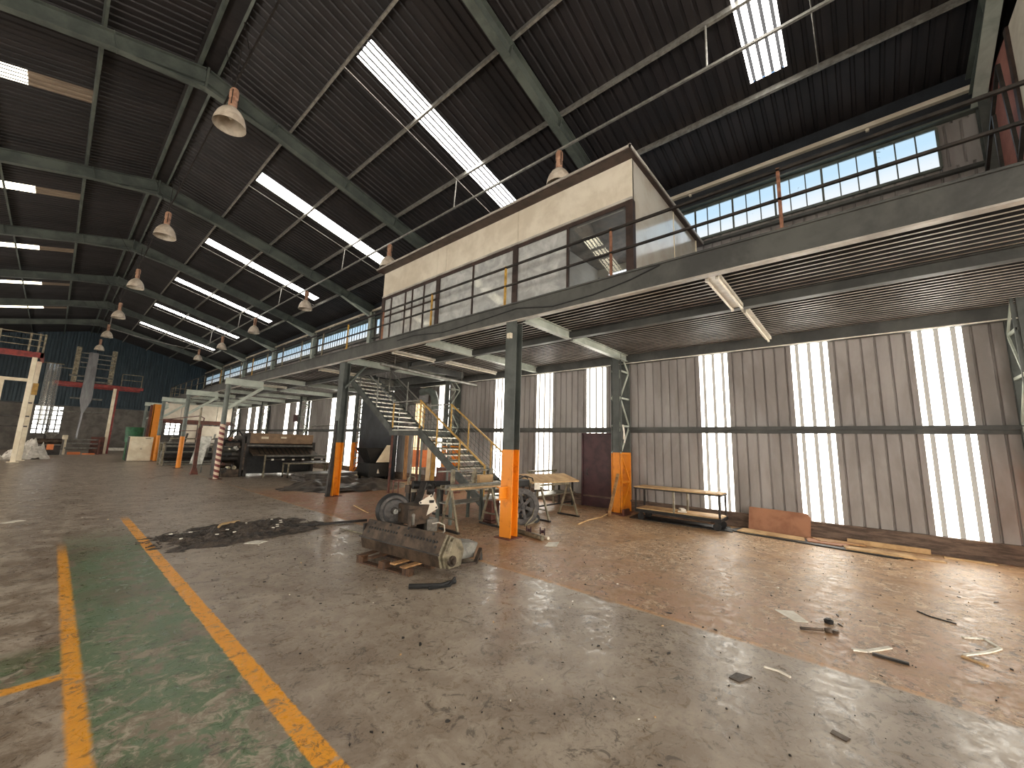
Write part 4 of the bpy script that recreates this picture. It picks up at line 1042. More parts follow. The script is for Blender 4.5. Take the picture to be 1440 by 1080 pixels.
for sg in (-1, 1):
    o = -ra * 0.12
    b = B(); b.path([rc + o + V(0.42 + 0.0, 0.22 * sg * 0.4, -0.3), rc + o + V(0.5, 0.22 * sg * 0.4, 0.35), rc + o + V(0.38, 0.2 * sg * 0.4, 0.62), rc + o + V(0.1, 0.2 * sg * 0.4, 0.68), rc + o + V(-0.2, 0.2 * sg * 0.4, 0.62)], 0.016, 8); build('trolley_frame', b, M_dark, t, True)
    b = B(); w = V(7.72, 6.0 + 0.12 * sg, 0.1); b.lathe([(0, -0.03), (0.04, -0.03), (0.06, -0.02), (0.1, -0.025), (0.1, 0.025), (0.06, 0.02), (0, 0.02)], w, V(-0.2, -0.98, 0), 20); wh = build('wheel', b, M_black, t, True); b = B(); b.tube(w - V(0.01, 0.035, 0), w + V(0.01, 0.035, 0), 0.03, 12); build('wheel_hub', b, M_galv, wh, True)
b = B(); b.path([(7.74, 5.86, 0.1), (7.45, 5.8, 0.04), (7.2, 5.8, 0.02)], 0.018, 8); b.path([rc + V(0.3, -0.2, 0.1), rc + V(0.05, -0.3, -0.2), (7.25, 5.82, 0.03)], 0.014, 8); build('foot_stay', b, M_bare, t, True)
b = B(); b.bx(7.25, 6.1, 0.82, 7.75, 6.3, 0.98); build('top_box', b, M_black, t, bevel=0.03)
b = B(); b.box((7.84, 5.95, 0.83), (0.16, 0.012, 0.16), Matrix.Rotation(-0.4, 3, 'Z')); build('paper_tag', b, M_paper, t)
b = B(); b.bx(6.86, 6.5, 0.0, 7.16, 6.8, 0.06); b.bx(6.88, 6.52, 0.06, 7.14, 6.78, 0.5); single('red_machine_box', b, M_rust, 'reddish steel box on the floor behind the orange-footed column, under the pipes', 'machine', (7.0, 6.65, 0), bevel=0.02)

# tube with red flanges
t = thing('floor_tube', 'white tube with two maroon flanges lying on the floor by the orange-footed column', 'tube', (6.5, 5.1, 0))
b = B(); b.tube((6.62, 5.75, 0.05), (6.42, 4.72, 0.05), 0.045, 14); build('tube_body', b, M_bare, t, True)
b = B(); b.tube((6.72, 5.62, 0.03), (6.58, 4.7, 0.03), 0.03, 10); build('second_tube', b, M_creamw, t, True)
for p in ((6.58, 5.22, 0.1), (6.72, 4.98, 0.09)):
    b = B(); b.lathe([(0, -0.03), (0.085, -0.03), (0.085, -0.01), (0.03, 0.0), (0.03, 0.05), (0.07, 0.06), (0.07, 0.08), (0, 0.08)], V(*p), V(0.6, -0.8, 0), 16); build('flange', b, M_maroon, t, True)

# wood prop against the lattice column
b = B(); b.bar((9.86, 5.12, 0.02), (10.5, 5.16, 1.08), 0.07, 0.05)
single('timber_prop', b, M_wood, 'timber length leaning against the orange foot of the lattice column', 'timber', (9.86, 5.12, 0))
b = B(); b.bx(10.3, 4.9, 0, 10.75, 5.05, 0.03); b.bx(10.35, 4.92, 0.03, 10.7, 4.98, 0.16); single('steel_offcut', b, M_rust, 'rusty angle offcut on the floor at the foot of the lattice column', 'offcut', (10.5, 4.95, 0))

# low cart
t = thing('steel_cart', 'long low steel cart with pale top board and lower shelf against the window wall', 'cart', (10.45, 3.5, 0))
b = B(); b.bx(10.17, 2.5, 0.8, 10.78, 4.55, 0.83); build('top_board', b, M_cardl, t, bevel=0.004)
b = B()
for (p, q) in (((10.18, 2.5), (10.78, 2.5)), ((10.18, 4.55), (10.78, 4.55)), ((10.18, 2.5), (10.18, 4.55)), ((10.78, 2.5), (10.78, 4.55))): b.bar((p[0], p[1], 0.785), (q[0], q[1], 0.785), 0.035, 0.035)
build('top_frame', b, M_dark, t)
for x, y in ((10.2, 2.53), (10.76, 2.53), (10.2, 4.52), (10.76, 4.52), (10.2, 3.55), (10.76, 3.4)):
    b = B(); b.bx(x - 0.02, y - 0.02, 0.2, x + 0.02, y + 0.02, 0.79); build('leg', b, M_bare if y > 3 and y < 4 else M_dark, t)
b = B(); b.prism([(10.15, 2.5, 0.2), (10.15, 4.5, 0.2), (10.8, 4.5, 0.2), (10.8, 2.5, 0.2)], (0, 0, 0.07)); build('lower_frame', b, M_black, t)
b = B(); b.bx(10.18, 2.52, 0.27, 10.78, 4.5, 0.295); build('shelf_board', b, M_cardl, t)
for x in (10.24, 10.72):
    for y in (2.6, 4.4):
        b = B(); b.tube((x - 0.025, y, 0.085), (x + 0.025, y, 0.085), 0.085, 18); cs = build('caster', b, M_black, t, True)
        b = B(); b.bx(x - 0.035, y - 0.03, 0.085, x - 0.028, y + 0.03, 0.2); b.bx(x + 0.028, y - 0.03, 0.085, x + 0.035, y + 0.03, 0.2); b.bx(x - 0.035, y - 0.03, 0.19, x + 0.035, y + 0.03, 0.2); build('caster_fork', b, M_dark, cs)
b = B(); b.box((10.5, 3.45, 0.33), (0.25, 0.12, 0.06), Matrix.Rotation(0.5, 3, 'Z')); b.box((10.35, 3.4, 0.31), (0.05, 0.2, 0.03)); single('crumpled_rag', b, M_paper, 'small pale crumpled rag on the lower shelf of the steel cart', 'rag', (10.5, 3.45, 0.3))

# cardboard and boards along the window wall
b = B(); n = V(1, 0, 0.12); b.prism([(10.98, 2.12, 0.0), (10.98, 0.95, 0.0), (11.06, 0.93, 0.42), (11.08, 1.0, 0.5), (11.08, 2.1, 0.52)], (0.02, 0, 0.0))
single('cardboard_sheet', b, M_card, 'brown cardboard sheet leaning upright against the brick plinth', 'cardboard', (11, 1.5, 0))
def sheet(name, pts, z, h, mat, lab, cat, group=None):
    b = B(); b.prism([(x, y, z) for x, y in pts], (0, 0, h)); return single(name, b, mat, lab, cat, (pts[0][0], pts[0][1], z), group)
sheet('rubber_sheet', [(10.35, 2.0), (10.5, 2.45), (11.0, 2.3), (10.6, 0.6), (10.3, -0.45), (10.1, -0.35)], 0.0, 0.025, M_black, 'black rubber sheet on the floor underneath the flattened cardboard', 'sheet')
sheet('flattened_cardboard', [(10.45, 2.25), (10.9, 2.2), (10.75, 1.05), (10.42, 1.0)], 0.025, 0.02, M_cardl, 'flattened orange-brown cardboard at the left end of the pile along the wall', 'cardboard')
sheet('flattened_cardboard', [(10.42, 0.96), (10.78, 1.0), (10.72, 0.3), (10.38, 0.42)], 0.025, 0.02, M_card, 'flattened cardboard piece in the middle of the pile along the wall', 'cardboard')
sheet('timber_board', [(10.2, 0.35), (10.45, 0.4), (10.45, -0.55), (10.2, -0.6)], 0.025, 0.03, M_cardl, 'pale timber board at the right end of the pile along the wall', 'board')
sheet('broken_board', [(10.36, -0.6), (10.45, -0.6), (10.55, -0.95), (10.42, -0.98)], 0.0, 0.02, M_cardl, 'small split board just right of the pile along the wall', 'board')
sheet('broken_board', [(10.55, 0.75), (10.9, 0.95), (10.95, 0.1), (10.8, 0.05)], 0.025, 0.03, M_wood, 'split board between the cardboard pile and the brick plinth', 'board')
b = B(); b.bar((11.08, 0.35, 0.05), (11.08, -0.85, 0.05), 0.06, 0.09); single('timber_batten', b, M_cardl, 'straight timber batten lying along the foot of the brick plinth', 'timber', (11.08, -0.3, 0))
sheet('timber_batten', [(10.9, -1.0), (11.0, -1.0), (10.98, -1.6), (10.88, -1.62)], 0.0, 0.02, M_cardl, 'short pale strip on the floor at the right edge of the photo', 'timber')
b = B(); b.prism([(10.2, 4.7, 0), (10.9, 4.8, 0), (10.95, 2.5, 0), (10.3, 2.3, 0)], (0, 0, 0.02)); single('dark_mat', b, M_black, 'thin dark mat on the floor beneath the steel cart', 'mat', (10.5, 3.5, 0))

# ------------------------------------------------------------------ small things on the floor
sheet('paper_sheet', [(5.77, 0.90), (5.88, 0.73), (5.62, 0.56), (5.54, 0.68)], 0.0, 0.004, M_paper, 'creased white paper sheet on the brown floor, right of the pale concrete', 'paper')
sheet('paper_sheet', [(6.12, 4.45), (6.24, 4.28), (6.6, 4.46), (6.42, 4.58)], 0.0, 0.004, M_paper, 'white paper sheet on the floor near the tube with maroon flanges', 'paper')
sheet('paper_sheet', [(2.4, 8.05), (2.55, 7.85), (2.75, 7.97), (2.6, 8.15)], 0.0, 0.004, M_paper, 'white paper sheet beside the black shredded heap', 'paper')
sheet('paper_sheet', [(-0.42, 12.7), (-0.2, 12.9), (-0.1, 12.75), (-0.35, 12.6)], 0.0, 0.004, M_paper, 'white scrap at the left edge of the photo', 'paper')
b = B(); b.path([(5.34, 0.61, 0.016), (5.42, 0.48, 0.02), (5.45, 0.43, 0.02)], 0.014, 8); b.lathe([(0.0, -0.02), (0.03, -0.02), (0.037, 0.0), (0.03, 0.02), (0, 0.02)], (5.48, 0.39, 0.022), V(0.2, 0.3, 1), 12); b.bx(5.49, 0.31, 0.0, 5.54, 0.36, 0.028)
single('pipe_fitting', b, M_brownm, 'rusty pipe fitting lying on the floor just below the creased paper', 'fitting', (5.5, 0.45, 0), smooth=True)
b = B(); b.lathe([(0, 0), (0.04, 0), (0.045, 0.03), (0.025, 0.045), (0, 0.04)], (5.77, 0.4, 0), Z, 12); single('rubber_bung', b, M_black, 'small black bung on the floor beside the rusty pipe fitting', 'bung', (5.77, 0.4, 0), smooth=True)
def strip(name, pts, w, mat, lab, cat='strip', h=0.012):
    b = B()
    for p, q in zip(pts, pts[1:]): b.bar((p[0], p[1], h / 2), (q[0], q[1], h / 2), w, h)
    return single(name, b, mat, lab, cat, (pts[0][0], pts[0][1], 0))
strip('plastic_strip', [(5.17, 0.2), (5.22, 0.10), (5.49, -0.07)], 0.04, M_paper, 'pale V-shaped plastic strip on the floor, middle of the right foreground')
strip('dark_batten', [(5.19, 0.06), (5.18, -0.18)], 0.03, M_dark, 'dark batten touching the pale V-shaped plastic strip', 'batten', 0.02)
strip('bent_wire', [(6.97, -0.36), (6.85, -0.46), (6.78, -0.65)], 0.012, M_black, 'thin dark curved wire on the floor near the window wall', 'wire')
strip('plastic_strip', [(6.34, -0.64), (6.45, -0.8), (6.25, -0.87), (6.05, -0.76), (5.8, -0.58)], 0.03, M_paper, 'pale bent plastic strip at the right edge of the floor')
strip('plastic_strip', [(5.75, -0.56), (5.66, -0.7)], 0.035, M_cardl, 'short tan strip just below the pale bent one at the right edge')
strip('plastic_strip', [(4.22, 0.76), (4.23, 0.65), (4.19, 0.57)], 0.016, M_paper, 'thin white curved strip on the dark smear of the pale concrete')
sheet('rubber_offcut', [(3.83, 0.94), (3.95, 0.91), (3.97, 0.80), (3.81, 0.86)], 0.0, 0.008, M_brownm, 'dull brown square offcut on the pale concrete, left of the thin white strip', 'offcut')
sheet('rubber_offcut', [(3.64, 0.28), (3.59, 0.29), (3.56, 0.21), (3.61, 0.19)], 0.0, 0.008, M_brownm, 'dull brown rectangular offcut nearest the camera on the pale concrete', 'offcut')
b = B(); b.path([(3.15, 4.35, 0.03), (3.3, 4.2, 0.035), (3.45, 4.1, 0.03), (3.7, 4.12, 0.02)], 0.03, 8); b.path([(3.3, 4.15, 0.02), (3.55, 4.05, 0.02), (3.72, 4.15, 0.05)], 0.02, 6)
single('rubber_hose_piece', b, M_black, 'short piece of black hose on the floor in front of the pallet', 'hose', (3.4, 4.2, 0), smooth=True)
b = B(); b.bar((3.4, 8.85, 0.025), (4.9, 8.5, 0.03), 0.07, 0.04); single('steel_bar', b, M_dark, 'long dark bar running from the black heap towards the flywheel', 'bar', (4, 8.7, 0))
b = B(); b.bar((4.25, 6.95, 0.02), (4.1, 8.1, 0.02), 0.03, 0.02); single('steel_bar', b, M_bare, 'thin pale rod on the floor left of the cutter housing', 'bar', (4.2, 7.5, 0))
strip('timber_batten', [(5.45, 9.4), (5.75, 10.7)], 0.03, M_cardl, 'thin pale batten on the red floor beyond the flywheel', 'timber', 0.02)
b = B(); b.path([(8.3, 5.1, 0.015), (8.9, 5.2, 0.02), (9.6, 5.2, 0.02), (10.2, 5.35, 0.015)], 0.018, 6); single('bamboo_cane', b, M_cardl, 'long pale cane on the floor in front of the right trestle', 'cane', (9, 5.2, 0), smooth=True)
# black shredded heap: nobody could count it
def mound(cx, cy, rx, ry, h, rot, seed, nx=60, ny=40, rough=1.0, fr=5, oc=5, ev=0.25):
    from mathutils import noise as nz
    b = B(); R_ = Matrix.Rotation(rot, 3, 'Z')
    for j in range(ny + 1):
        for i in range(nx + 1):
            u = i / nx * 2 - 1; v = j / ny * 2 - 1
            rr = math.sqrt(u * u + v * v)
            e_ = 1 + ev * nz.noise(V(u * 2, v * 2, seed)) + ev * 0.5 * nz.noise(V(u * 6, v * 6, seed))
            f = max(0, 1 - (rr / e_) ** 2)
            q = V(u * rx * 1.15, v * ry * 1.15, 0)
            d = nz.fractal(V(u * fr * rx, v * fr * ry, seed + 3), 0.9, 2.1, oc)
            z = h * f * (0.55 + 0.45 * rough * d) if f > 0 else -0.02
            p = R_ @ q; b.v.append(V(cx + p.x, cy + p.y, max(z, -0.02)))
    for j in range(ny):
        for i in range(nx):
            a = j * (nx + 1) + i; b.face((a, a + 1, a + nx + 2, a + nx + 1))
    return b
b = mound(2.6, 9.05, 1.3, 0.85, 0.15, math.radians(14), 3.3, 120, 90, 1.3, 6, 6, 0.5)
for k in range(320):
    a = random.uniform(0, 6.28); r = random.uniform(0, 1.0) ** 0.6
    x = 2.55 + 1.35 * r * math.cos(a) * 1.05; y = 9.0 + 0.9 * r * math.sin(a)
    b.box((x, y, 0.012 + 0.09 * max(0, 1 - r)), (random.uniform(0.04, 0.14), random.uniform(0.01, 0.03), 0.008), Matrix.Rotation(random.uniform(0, 3.1), 3, 'Z') @ Matrix.Rotation(random.uniform(-0.4, 0.4), 3, 'Y'))
single('shredded_plastic_heap', b, M_shred, 'low black heap of shredded plastic spread on the floor beside the green walkway', 'heap', (2.55, 9.0, 0), kind='stuff')
b = B(); b.path([(2.3, 9.25, 0.1), (2.38, 9.4, 0.12), (2.62, 9.55, 0.11), (2.75, 9.7, 0.09)], 0.022, 6); single('yellow_peel', b, M_cardl, 'pale yellow curled strip lying on the black shredded heap', 'strip', (2.4, 9.4, 0.1), smooth=True)
for k in range(16):
    x = 2.55 + random.uniform(-1, 1.1); y = 9.0 + random.uniform(-0.5, 0.55)
    b = B(); b.box((x, y, 0.095), (0.05, 0.03, 0.012), Matrix.Rotation(k, 3, 'Z')); single('white_chip', b, M_paper, 'small white chip on the black shredded heap', 'chip', (x, y, 0.09), 'white chips on the black heap')
# scattered grit and flakes
b = B()
for k in range(900):
    z_ = random.random()
    if z_ < 0.55: x = random.uniform(4.7, 10.9); y = random.uniform(-2.0, 6.5)
    elif z_ < 0.85: x = random.uniform(1.4, 5.0); y = random.uniform(0.0, 8.0)
    else: x = random.uniform(-1, 10); y = random.uniform(6, 14)
    s_ = random.uniform(0.003, 0.007) * (1.0 if random.random() < 0.96 else 2.4)
    b.m = 0 if random.random() < 0.85 else (1 if random.random() < 0.6 else 2)
    n_ = random.randint(3, 6); a0 = random.uniform(0, 6.28); st_ = random.uniform(1, 3.5); pl = []
    for q in range(n_):
        a = 6.283 * q / n_ + random.uniform(-0.3, 0.3); r_ = s_ * random.uniform(0.5, 1.1)
        u_, w_ = r_ * math.cos(a) * st_, r_ * math.sin(a)
        pl.append((x + u_ * math.cos(a0) - w_ * math.sin(a0), y + u_ * math.sin(a0) + w_ * math.cos(a0), 0.0))
    b.prism(pl, (0, 0, random.uniform(0.003, 0.012)))
build('floor_debris', b, [M_dark, M_cardl, M_paper]); o = S.objects['floor_debris']; tag(o, 'fine grit, flakes and chips scattered over the concrete floor', 'debris', None, 'stuff')
# ------------------------------------------------------------------ middle distance under the mezzanine
b = mound(7.75, 15.1, 2.1, 1.5, 0.52, math.radians(-8), 8.1, 90, 70, 1.1, 1.1, 3)
single('tarpaulin_heap', b, M_tarp, 'crumpled heap of dusty black sheeting behind the second orange-footed column', 'heap', (8, 15.2, 0), smooth=True)
def slab_stack(cx, cy, sx, sy, z, n, lab):
    t = thing('sheet_stack', lab, 'sheets', (cx, cy, z))
    for k in range(n):
        b = B(); b.box((cx + random.uniform(-0.1, 0.1), cy + random.uniform(-0.1, 0.1), z + 0.02 + 0.04 * k), (sx, sy, 0.035), Matrix.Rotation(random.uniform(-0.1, 0.1), 3, 'Z')); build('sheet', b, M_tarp, t)
slab_stack(8.1, 17.9, 2.3, 1.2, 0.0, 9, 'flat stack of dark sheets lying behind the crumpled black heap')
slab_stack(9.9, 12.95, 0.8, 0.5, 0.0, 2, 'thin stack of dark sheets on the floor below the stair landing')
t = thing('hopper_machine', 'dark hopper machine standing under the stair landing', 'machine', (10.2, 17.4, 0))
b = B(); b.bx(9.7, 17.0, 0.15, 10.7, 18.0, 0.75); build('machine_base', b, M_black, t)
b = B(); b.hexa([(9.9, 17.2, 0.75), (10.4, 17.2, 0.75), (10.4, 17.8, 0.75), (9.9, 17.8, 0.75), (9.5, 17.0, 1.45), (10.7, 17.0, 1.45), (10.7, 18.0, 1.45), (9.5, 18.0, 1.45)]); build('hopper', b, M_black, t)
b = B(); b.prism([(10.0, 16.93, 0.8), (10.68, 16.93, 0.8), (10.68, 16.93, 1.6), (10.5, 16.93, 1.6)], (0, 0.03, 0)); build('side_panel', b, M_cream, t)
b = B(); b.prism([(10.1, 16.96, 0.3), (10.22, 16.96, 0.3), (10.14, 16.96, 0.5)], (0, 0.02, 0)); build('marker', b, M_paper, t)
b = B()
for x in (9.78, 10.62):
    for y in (17.08, 17.92): b.bx(x - 0.04, y - 0.04, 0, x + 0.04, y + 0.04, 0.15)
build('leg', b, M_dark, t)
b = B(); b.bar((10.75, 15.7, 0.0), (10.8, 15.8, 2.1), 0.16, 0.05, V(0.3, 1, 0)); single('timber_plank', b, M_wood, 'tall brown plank standing upright left of the orange board', 'plank', (10.75, 15.7, 0))
t = thing('orange_sign_stand', 'plain orange board on a thin tubular stand under the stairs', 'stand', (10.45, 14.2, 0))
ox, oy = 10.45, 14.2
for d in (-0.4, 0.42):
    b = B(); b.tube((ox + d * 0.75, oy - d * 0.6, 0), (ox + d * 0.75, oy - d * 0.6, 1.95), 0.02, 8); build('leg', b, M_galv, t)
dv = V(0.75, -0.6, 0).normalized()
b = B(); c = V(ox, oy, 1.1); b.prism([c - dv * 0.33 - V(0, 0, 0.36), c + dv * 0.33 - V(0, 0, 0.36), c + dv * 0.33 + V(0, 0, 0.36), c - dv * 0.33 + V(0, 0, 0.36)], V(0.6, 0.75, 0) * 0.02); build('orange_board', b, M_orangeb, t)
b = B(); b.tube(c - dv * 0.42 + V(0, 0, 0.44), c + dv * 0.42 + V(0, 0, 0.44), 0.015, 6); b.tube(c - dv * 0.42 - V(0, 0, 0.44), c + dv * 0.42 - V(0, 0, 0.44), 0.015, 6); build('cross_tube', b, M_galv, t)
for k, (x, y, m, w) in enumerate(((10.4, 13.6, M_cream, 'left'), (10.45, 13.35, M_yellow, 'right'))):
    b = B(); b.bar((x, y, 0), (x + 0.12, y + 0.1, 1.9 + 0.0 * k), 0.16, 0.04, V(0.5, 1, 0)); single('timber_plank', b, m, 'pale upright plank under the stairs, the %s one of two right of the orange board' % w, 'plank', (x, y, 0))
b = B(); b.bx(9.4, 11.2, 0, 10.1, 11.8, 0.9); single('red_cabinet', b, M_rust, 'dull red cabinet under the lower stair flight', 'cabinet', (9.7, 11.5, 0), bevel=0.01)
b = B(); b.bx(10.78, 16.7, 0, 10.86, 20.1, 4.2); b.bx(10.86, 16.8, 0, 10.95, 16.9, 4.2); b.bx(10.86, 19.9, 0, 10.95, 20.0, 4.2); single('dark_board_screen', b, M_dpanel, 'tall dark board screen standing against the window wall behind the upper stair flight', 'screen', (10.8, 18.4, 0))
# ventilation duct behind the stair
t = thing('air_duct', 'dark metal duct with elbow hanging behind the upper stair flight', 'duct', (10.8, 15.5, 3.7))
b = B(); b.bx(10.45, 14.6, 3.55, 11.0, 16.6, 4.2); build('duct_box', b, M_dark, t, bevel=0.03)
b = B(); b.path([(10.6, 14.6, 4.0), (10.6, 14.1, 4.02), (10.6, 13.8, 3.9), (10.6, 13.65, 3.6), (10.6, 13.6, 3.2)], 0.16, 14); build('duct_elbow', b, M_steelg, t, True)
b = B(); b.tube((10.5, 15, 4.2), (10.5, 15, 4.62), 0.02, 6); b.tube((10.9, 16.4, 4.2), (10.9, 16.4, 4.62), 0.02, 6); build('hanger', b, M_dark, t)
b = B(); b.path([(6.5, 11.2, 4.2), (8.2, 11.25, 4.15), (9.4, 11.3, 4.12), (10.8, 11.35, 4.1)], 0.06, 10); b.tube((7, 11.2, 4.2), (7, 11.2, 4.6), 0.012, 5); b.tube((10, 11.3, 4.15), (10, 11.3, 4.6), 0.012, 5)
single('service_pipe', b, M_galv, 'pale round service pipe crossing under the deck in front of the stair opening', 'pipe', (8, 11.2, 4.2), smooth=True)

# bag-making machine
t = thing('bag_machine', 'large bag-making machine with a tan hood and roller bed, beyond the striped column', 'machine', (7.6, 21.5, 0))
b = B(); b.bx(6.0, 21.4, 1.5, 8.95, 22.2, 1.98); hd = build('hood', b, MAT('tan_hood_paint', (150, 120, 90), (120, 94, 70), 0.5, 0, 3), t, bevel=0.03)
b = B(); b.bx(6.55, 21.385, 1.72, 6.85, 21.4, 1.82); b.bx(7.4, 21.385, 1.76, 7.65, 21.4, 1.84); build('hood_label', b, M_cream, hd)
for xa, xb, zt in ((5.95, 6.08, 1.98), (8.9, 9.05, 1.6)):
    b = B(); b.bx(xa, 21.35, 0.0, xb, 22.3, zt); build('side_frame', b, M_dark, t)
b = B(); b.tube((6.0, 21.35, 1.4), (8.9, 21.35, 1.4), 0.05, 12); build('front_roller', b, M_galv, t, True)
b = B(); b.hexa([(6.1, 20.7, 0.95), (9.0, 20.7, 0.95), (8.9, 21.5, 1.2), (6.1, 21.5, 1.2), (6.1, 20.7, 1.0), (9.0, 20.7, 1.0), (8.9, 21.5, 1.3), (6.1, 21.5, 1.3)]); build('feed_bed', b, M_brownm, t)
b = B()
for k in range(12): b.bar((6.4 + 0.2 * k, 20.75, 1.02), (6.4 + 0.2 * k, 21.4, 1.31), 0.05, 0.02)
build('feed_slats', b, M_black, t)
for z, y in ((0.95, 20.6), (0.78, 20.6)):
    b = B(); b.tube((6.6, y, z), (9.35, y, z), 0.05, 12); build('bed_roller', b, M_galv if z > 0.9 else M_dark, t, True)
b = B()
for k in range(6): b.bx(6.8 + 0.45 * k, 20.52, 0.75, 6.9 + 0.45 * k, 20.56, 0.82)
build('guide_block', b, M_paper, t)
for x in (6.55, 9.3):
    b = B(); b.bx(x - 0.03, 20.55, 0, x + 0.03, 20.62, 1.0); build('leg', b, M_bare, t)
b = B(); b.bx(6.1, 21.6, 0.1, 8.9, 22.2, 1.5); build('machine_body', b, M_black, t)
t = thing('outfeed_table', 'low wheeled table with dark sheets in front of the bag-making machine', 'table', (8.2, 19.9, 0))
b = B(); b.bx(7.2, 19.6, 0.62, 9.3, 20.3, 0.66); build('table_top', b, M_bare, t)
b = B(); b.bx(7.25, 19.65, 0.2, 9.25, 20.25, 0.23); build('shelf', b, M_galv, t)
for x in (7.24, 9.26):
    for y in (19.64, 20.26):
        b = B(); b.bx(x - 0.025, y - 0.025, 0.08, x + 0.025, y + 0.025, 0.62); build('leg', b, M_bare, t)
        b = B(); b.tube((x - 0.02, y, 0.05), (x + 0.02, y, 0.05), 0.05, 10); build('caster', b, M_black, t, True)
b = mound(8.25, 19.95, 0.85, 0.28, 0.12, 0, 5.5, 24, 12, 0.8); b.v = [v + V(0, 0, 0.662) for v in b.v]; 
single('folded_film', b, M_filmg, 'crumpled grey film lying on the low wheeled table', 'film', (8.25, 19.95, 0.66), smooth=True)
for k, (x, y, sx, h, m, w) in enumerate(((9.5, 19.4, 0.3, 0.3, M_orangeb, 'orange'), (10.2, 18.9, 0.35, 0.22, M_cream, 'pale'))):
    b = B(); b.bx(x, y, 0, x + sx, y + sx, h); single('cardboard_box', b, m, 'small %s box on the floor right of the low wheeled table' % w, 'box', (x, y, 0), bevel=0.006)
b = B(); b.lathe([(0.18, 0), (0.2, 0.3), (0.24, 0.62)], (10.1, 20.9, 0), Z, 18); b.lathe([(0.0, 0.01), (0.18, 0.01)], (10.1, 20.9, 0), Z, 18); single('waste_bin', b, M_paper, 'pale round bin standing by the strip window beyond the bag-making machine', 'bin', (10.1, 20.9, 0), smooth=True)
# dark clutter between striped column and bag-making machine
t = thing('printing_unit', 'dark cluttered rotary unit standing between the striped column and the tan hood', 'machine', (5.6, 21.8, 0))
for xa, ya, zt in ((5.0, 21.4, 1.7), (5.75, 21.2, 1.85)):
    b = B(); b.bx(xa, ya, 0, xa + 0.1, 22.6, zt); build('side_frame', b, M_dark, t)
for k, (y, z, r) in enumerate(((21.6, 1.5, 0.12), (22.0, 1.2, 0.16), (21.7, 0.8, 0.14), (22.2, 0.5, 0.18), (22.3, 1.6, 0.1))):
    b = B(); b.tube((5.05, y, z), (5.85, y, z), r, 16); build('roller', b, [M_black, M_galv, M_dark, M_brownm, M_bare][k], t, True)
b = B(); b.bx(5.85, 21.2, 0.3, 5.92, 21.7, 1.5); b.bx(5.1, 21.25, 0.0, 5.8, 21.4, 0.35); b.bx(5.15, 21.3, 1.35, 5.7, 21.45, 1.5); build('control_box', b, M_brownm, t, bevel=0.01)
b = B(); b.path([(5.2, 21.4, 1.7), (5.3, 21.2, 2.0), (5.6, 21.3, 2.05), (5.8, 21.4, 1.8)], 0.03, 6); build('hose', b, M_black, t, True)
for k in range(14):
    b = B(); x = random.uniform(5.1, 5.75); z = random.uniform(0.2, 1.7); y = random.uniform(21.15, 21.4); q = random.uniform(0.05, 0.14)
    if k % 2: b.box((x, y, z), (q * 1.5, 0.12, q), Matrix.Rotation(k, 3, 'Y'))
    else: b.tube((x, 21.1, z), (x + 0.05, 21.5, z), q * 0.6, 12)
    build('machine_fitting', b, [M_brownm, M_galv, M_dark, M_cream, M_black, M_bare, M_rust][k % 7], t)
for k, (x, y, w) in enumerate(((4.95, 24.2, 'taller'), (4.75, 23.9, 'lower, tilted'))):
    b = B(); c = V(x, y, 0); d = V(0.75, -0.65, 0).normalized()
    z0, z1 = (0.75, 1.75) if k == 0 else (0.45, 1.25)
    b.prism([c - d * 0.35 + V(0, 0, z0), c + d * 0.2 + V(0, 0, z0), c + d * 0.32 + V(0, 0, z1), c - d * 0.2 + V(0, 0, z1)], V(0.5, 0.7, 0) * 0.03)
    b.bar(c + V(0.05, 0.1, 0), c + V(0.05, 0.1, z0 + 0.3), 0.05, 0.05)
    single('grey_panel', b, M_galv, 'grey metal panel on a post left of the striped column, the %s of two' % w, 'panel', (x, y, 0))
t = thing('maroon_post', 'maroon post with a splayed foot carrying thin pipes, left of the striped column', 'post', (4.55, 23.4, 0))
b = B(); b.hexa([(4.4, 23.25, 0), (4.7, 23.25, 0), (4.7, 23.55, 0), (4.4, 23.55, 0), (4.49, 23.34, 0.4), (4.61, 23.34, 0.4), (4.61, 23.46, 0.4), (4.49, 23.46, 0.4)]); b.bx(4.48, 23.33, 0.3, 4.62, 23.47, 2.15); build('post_shaft', b, M_rust, t)
b = B(); b.tube((4.5, 23.4, 2.1), (4.5, 23.4, 3.1), 0.04, 8); build('upper_pipe', b, M_bare, t)
b = B(); b.path([(4.62, 23.4, 2.15), (4.66, 23.4, 2.6), (4.6, 24, 2.72), (4.6, 35, 2.72)], 0.025, 6); b.path([(4.5, 23.6, 2.0), (4.55, 30, 2.0)], 0.02, 6); build('air_pipe', b, M_rust, t, True)

# roller conveyor frame
t = thing('roller_frame', 'long grey tubular roller frame behind the orange-footed round columns', 'conveyor', (5.7, 30.6, 0))
for z, r in ((1.3, 0.05), (1.12, 0.07), (0.78, 0.04), (0.22, 0.04), (0.05, 0.04)):
    b = B(); b.tube((4.35, 30.35, z), (7.0, 30.6, z), r, 10); build('rail', b, M_galv, t, True)
for x, y in ((4.36, 30.35), (6.98, 30.6), (4.36, 31.5), (6.98, 31.6)):
    b = B(); b.bx(x - 0.05, y - 0.05, 0, x + 0.05, y + 0.05, 1.33); build('leg', b, M_bare, t)
b = B(); b.tube((4.4, 31.0, 0.5), (6.95, 31.1, 0.5), 0.2, 16); build('film_roll', b, M_dark, t, True)
b = B(); b.bx(4.36, 30.35, 1.24, 4.42, 31.5, 1.3); b.bx(6.95, 30.6, 1.24, 7.0, 31.6, 1.3); build('side_rail', b, M_galv, t)
t = thing('slitting_machine', 'dark machine with several upright heads behind the grey roller frame', 'machine', (7, 33.5, 0))
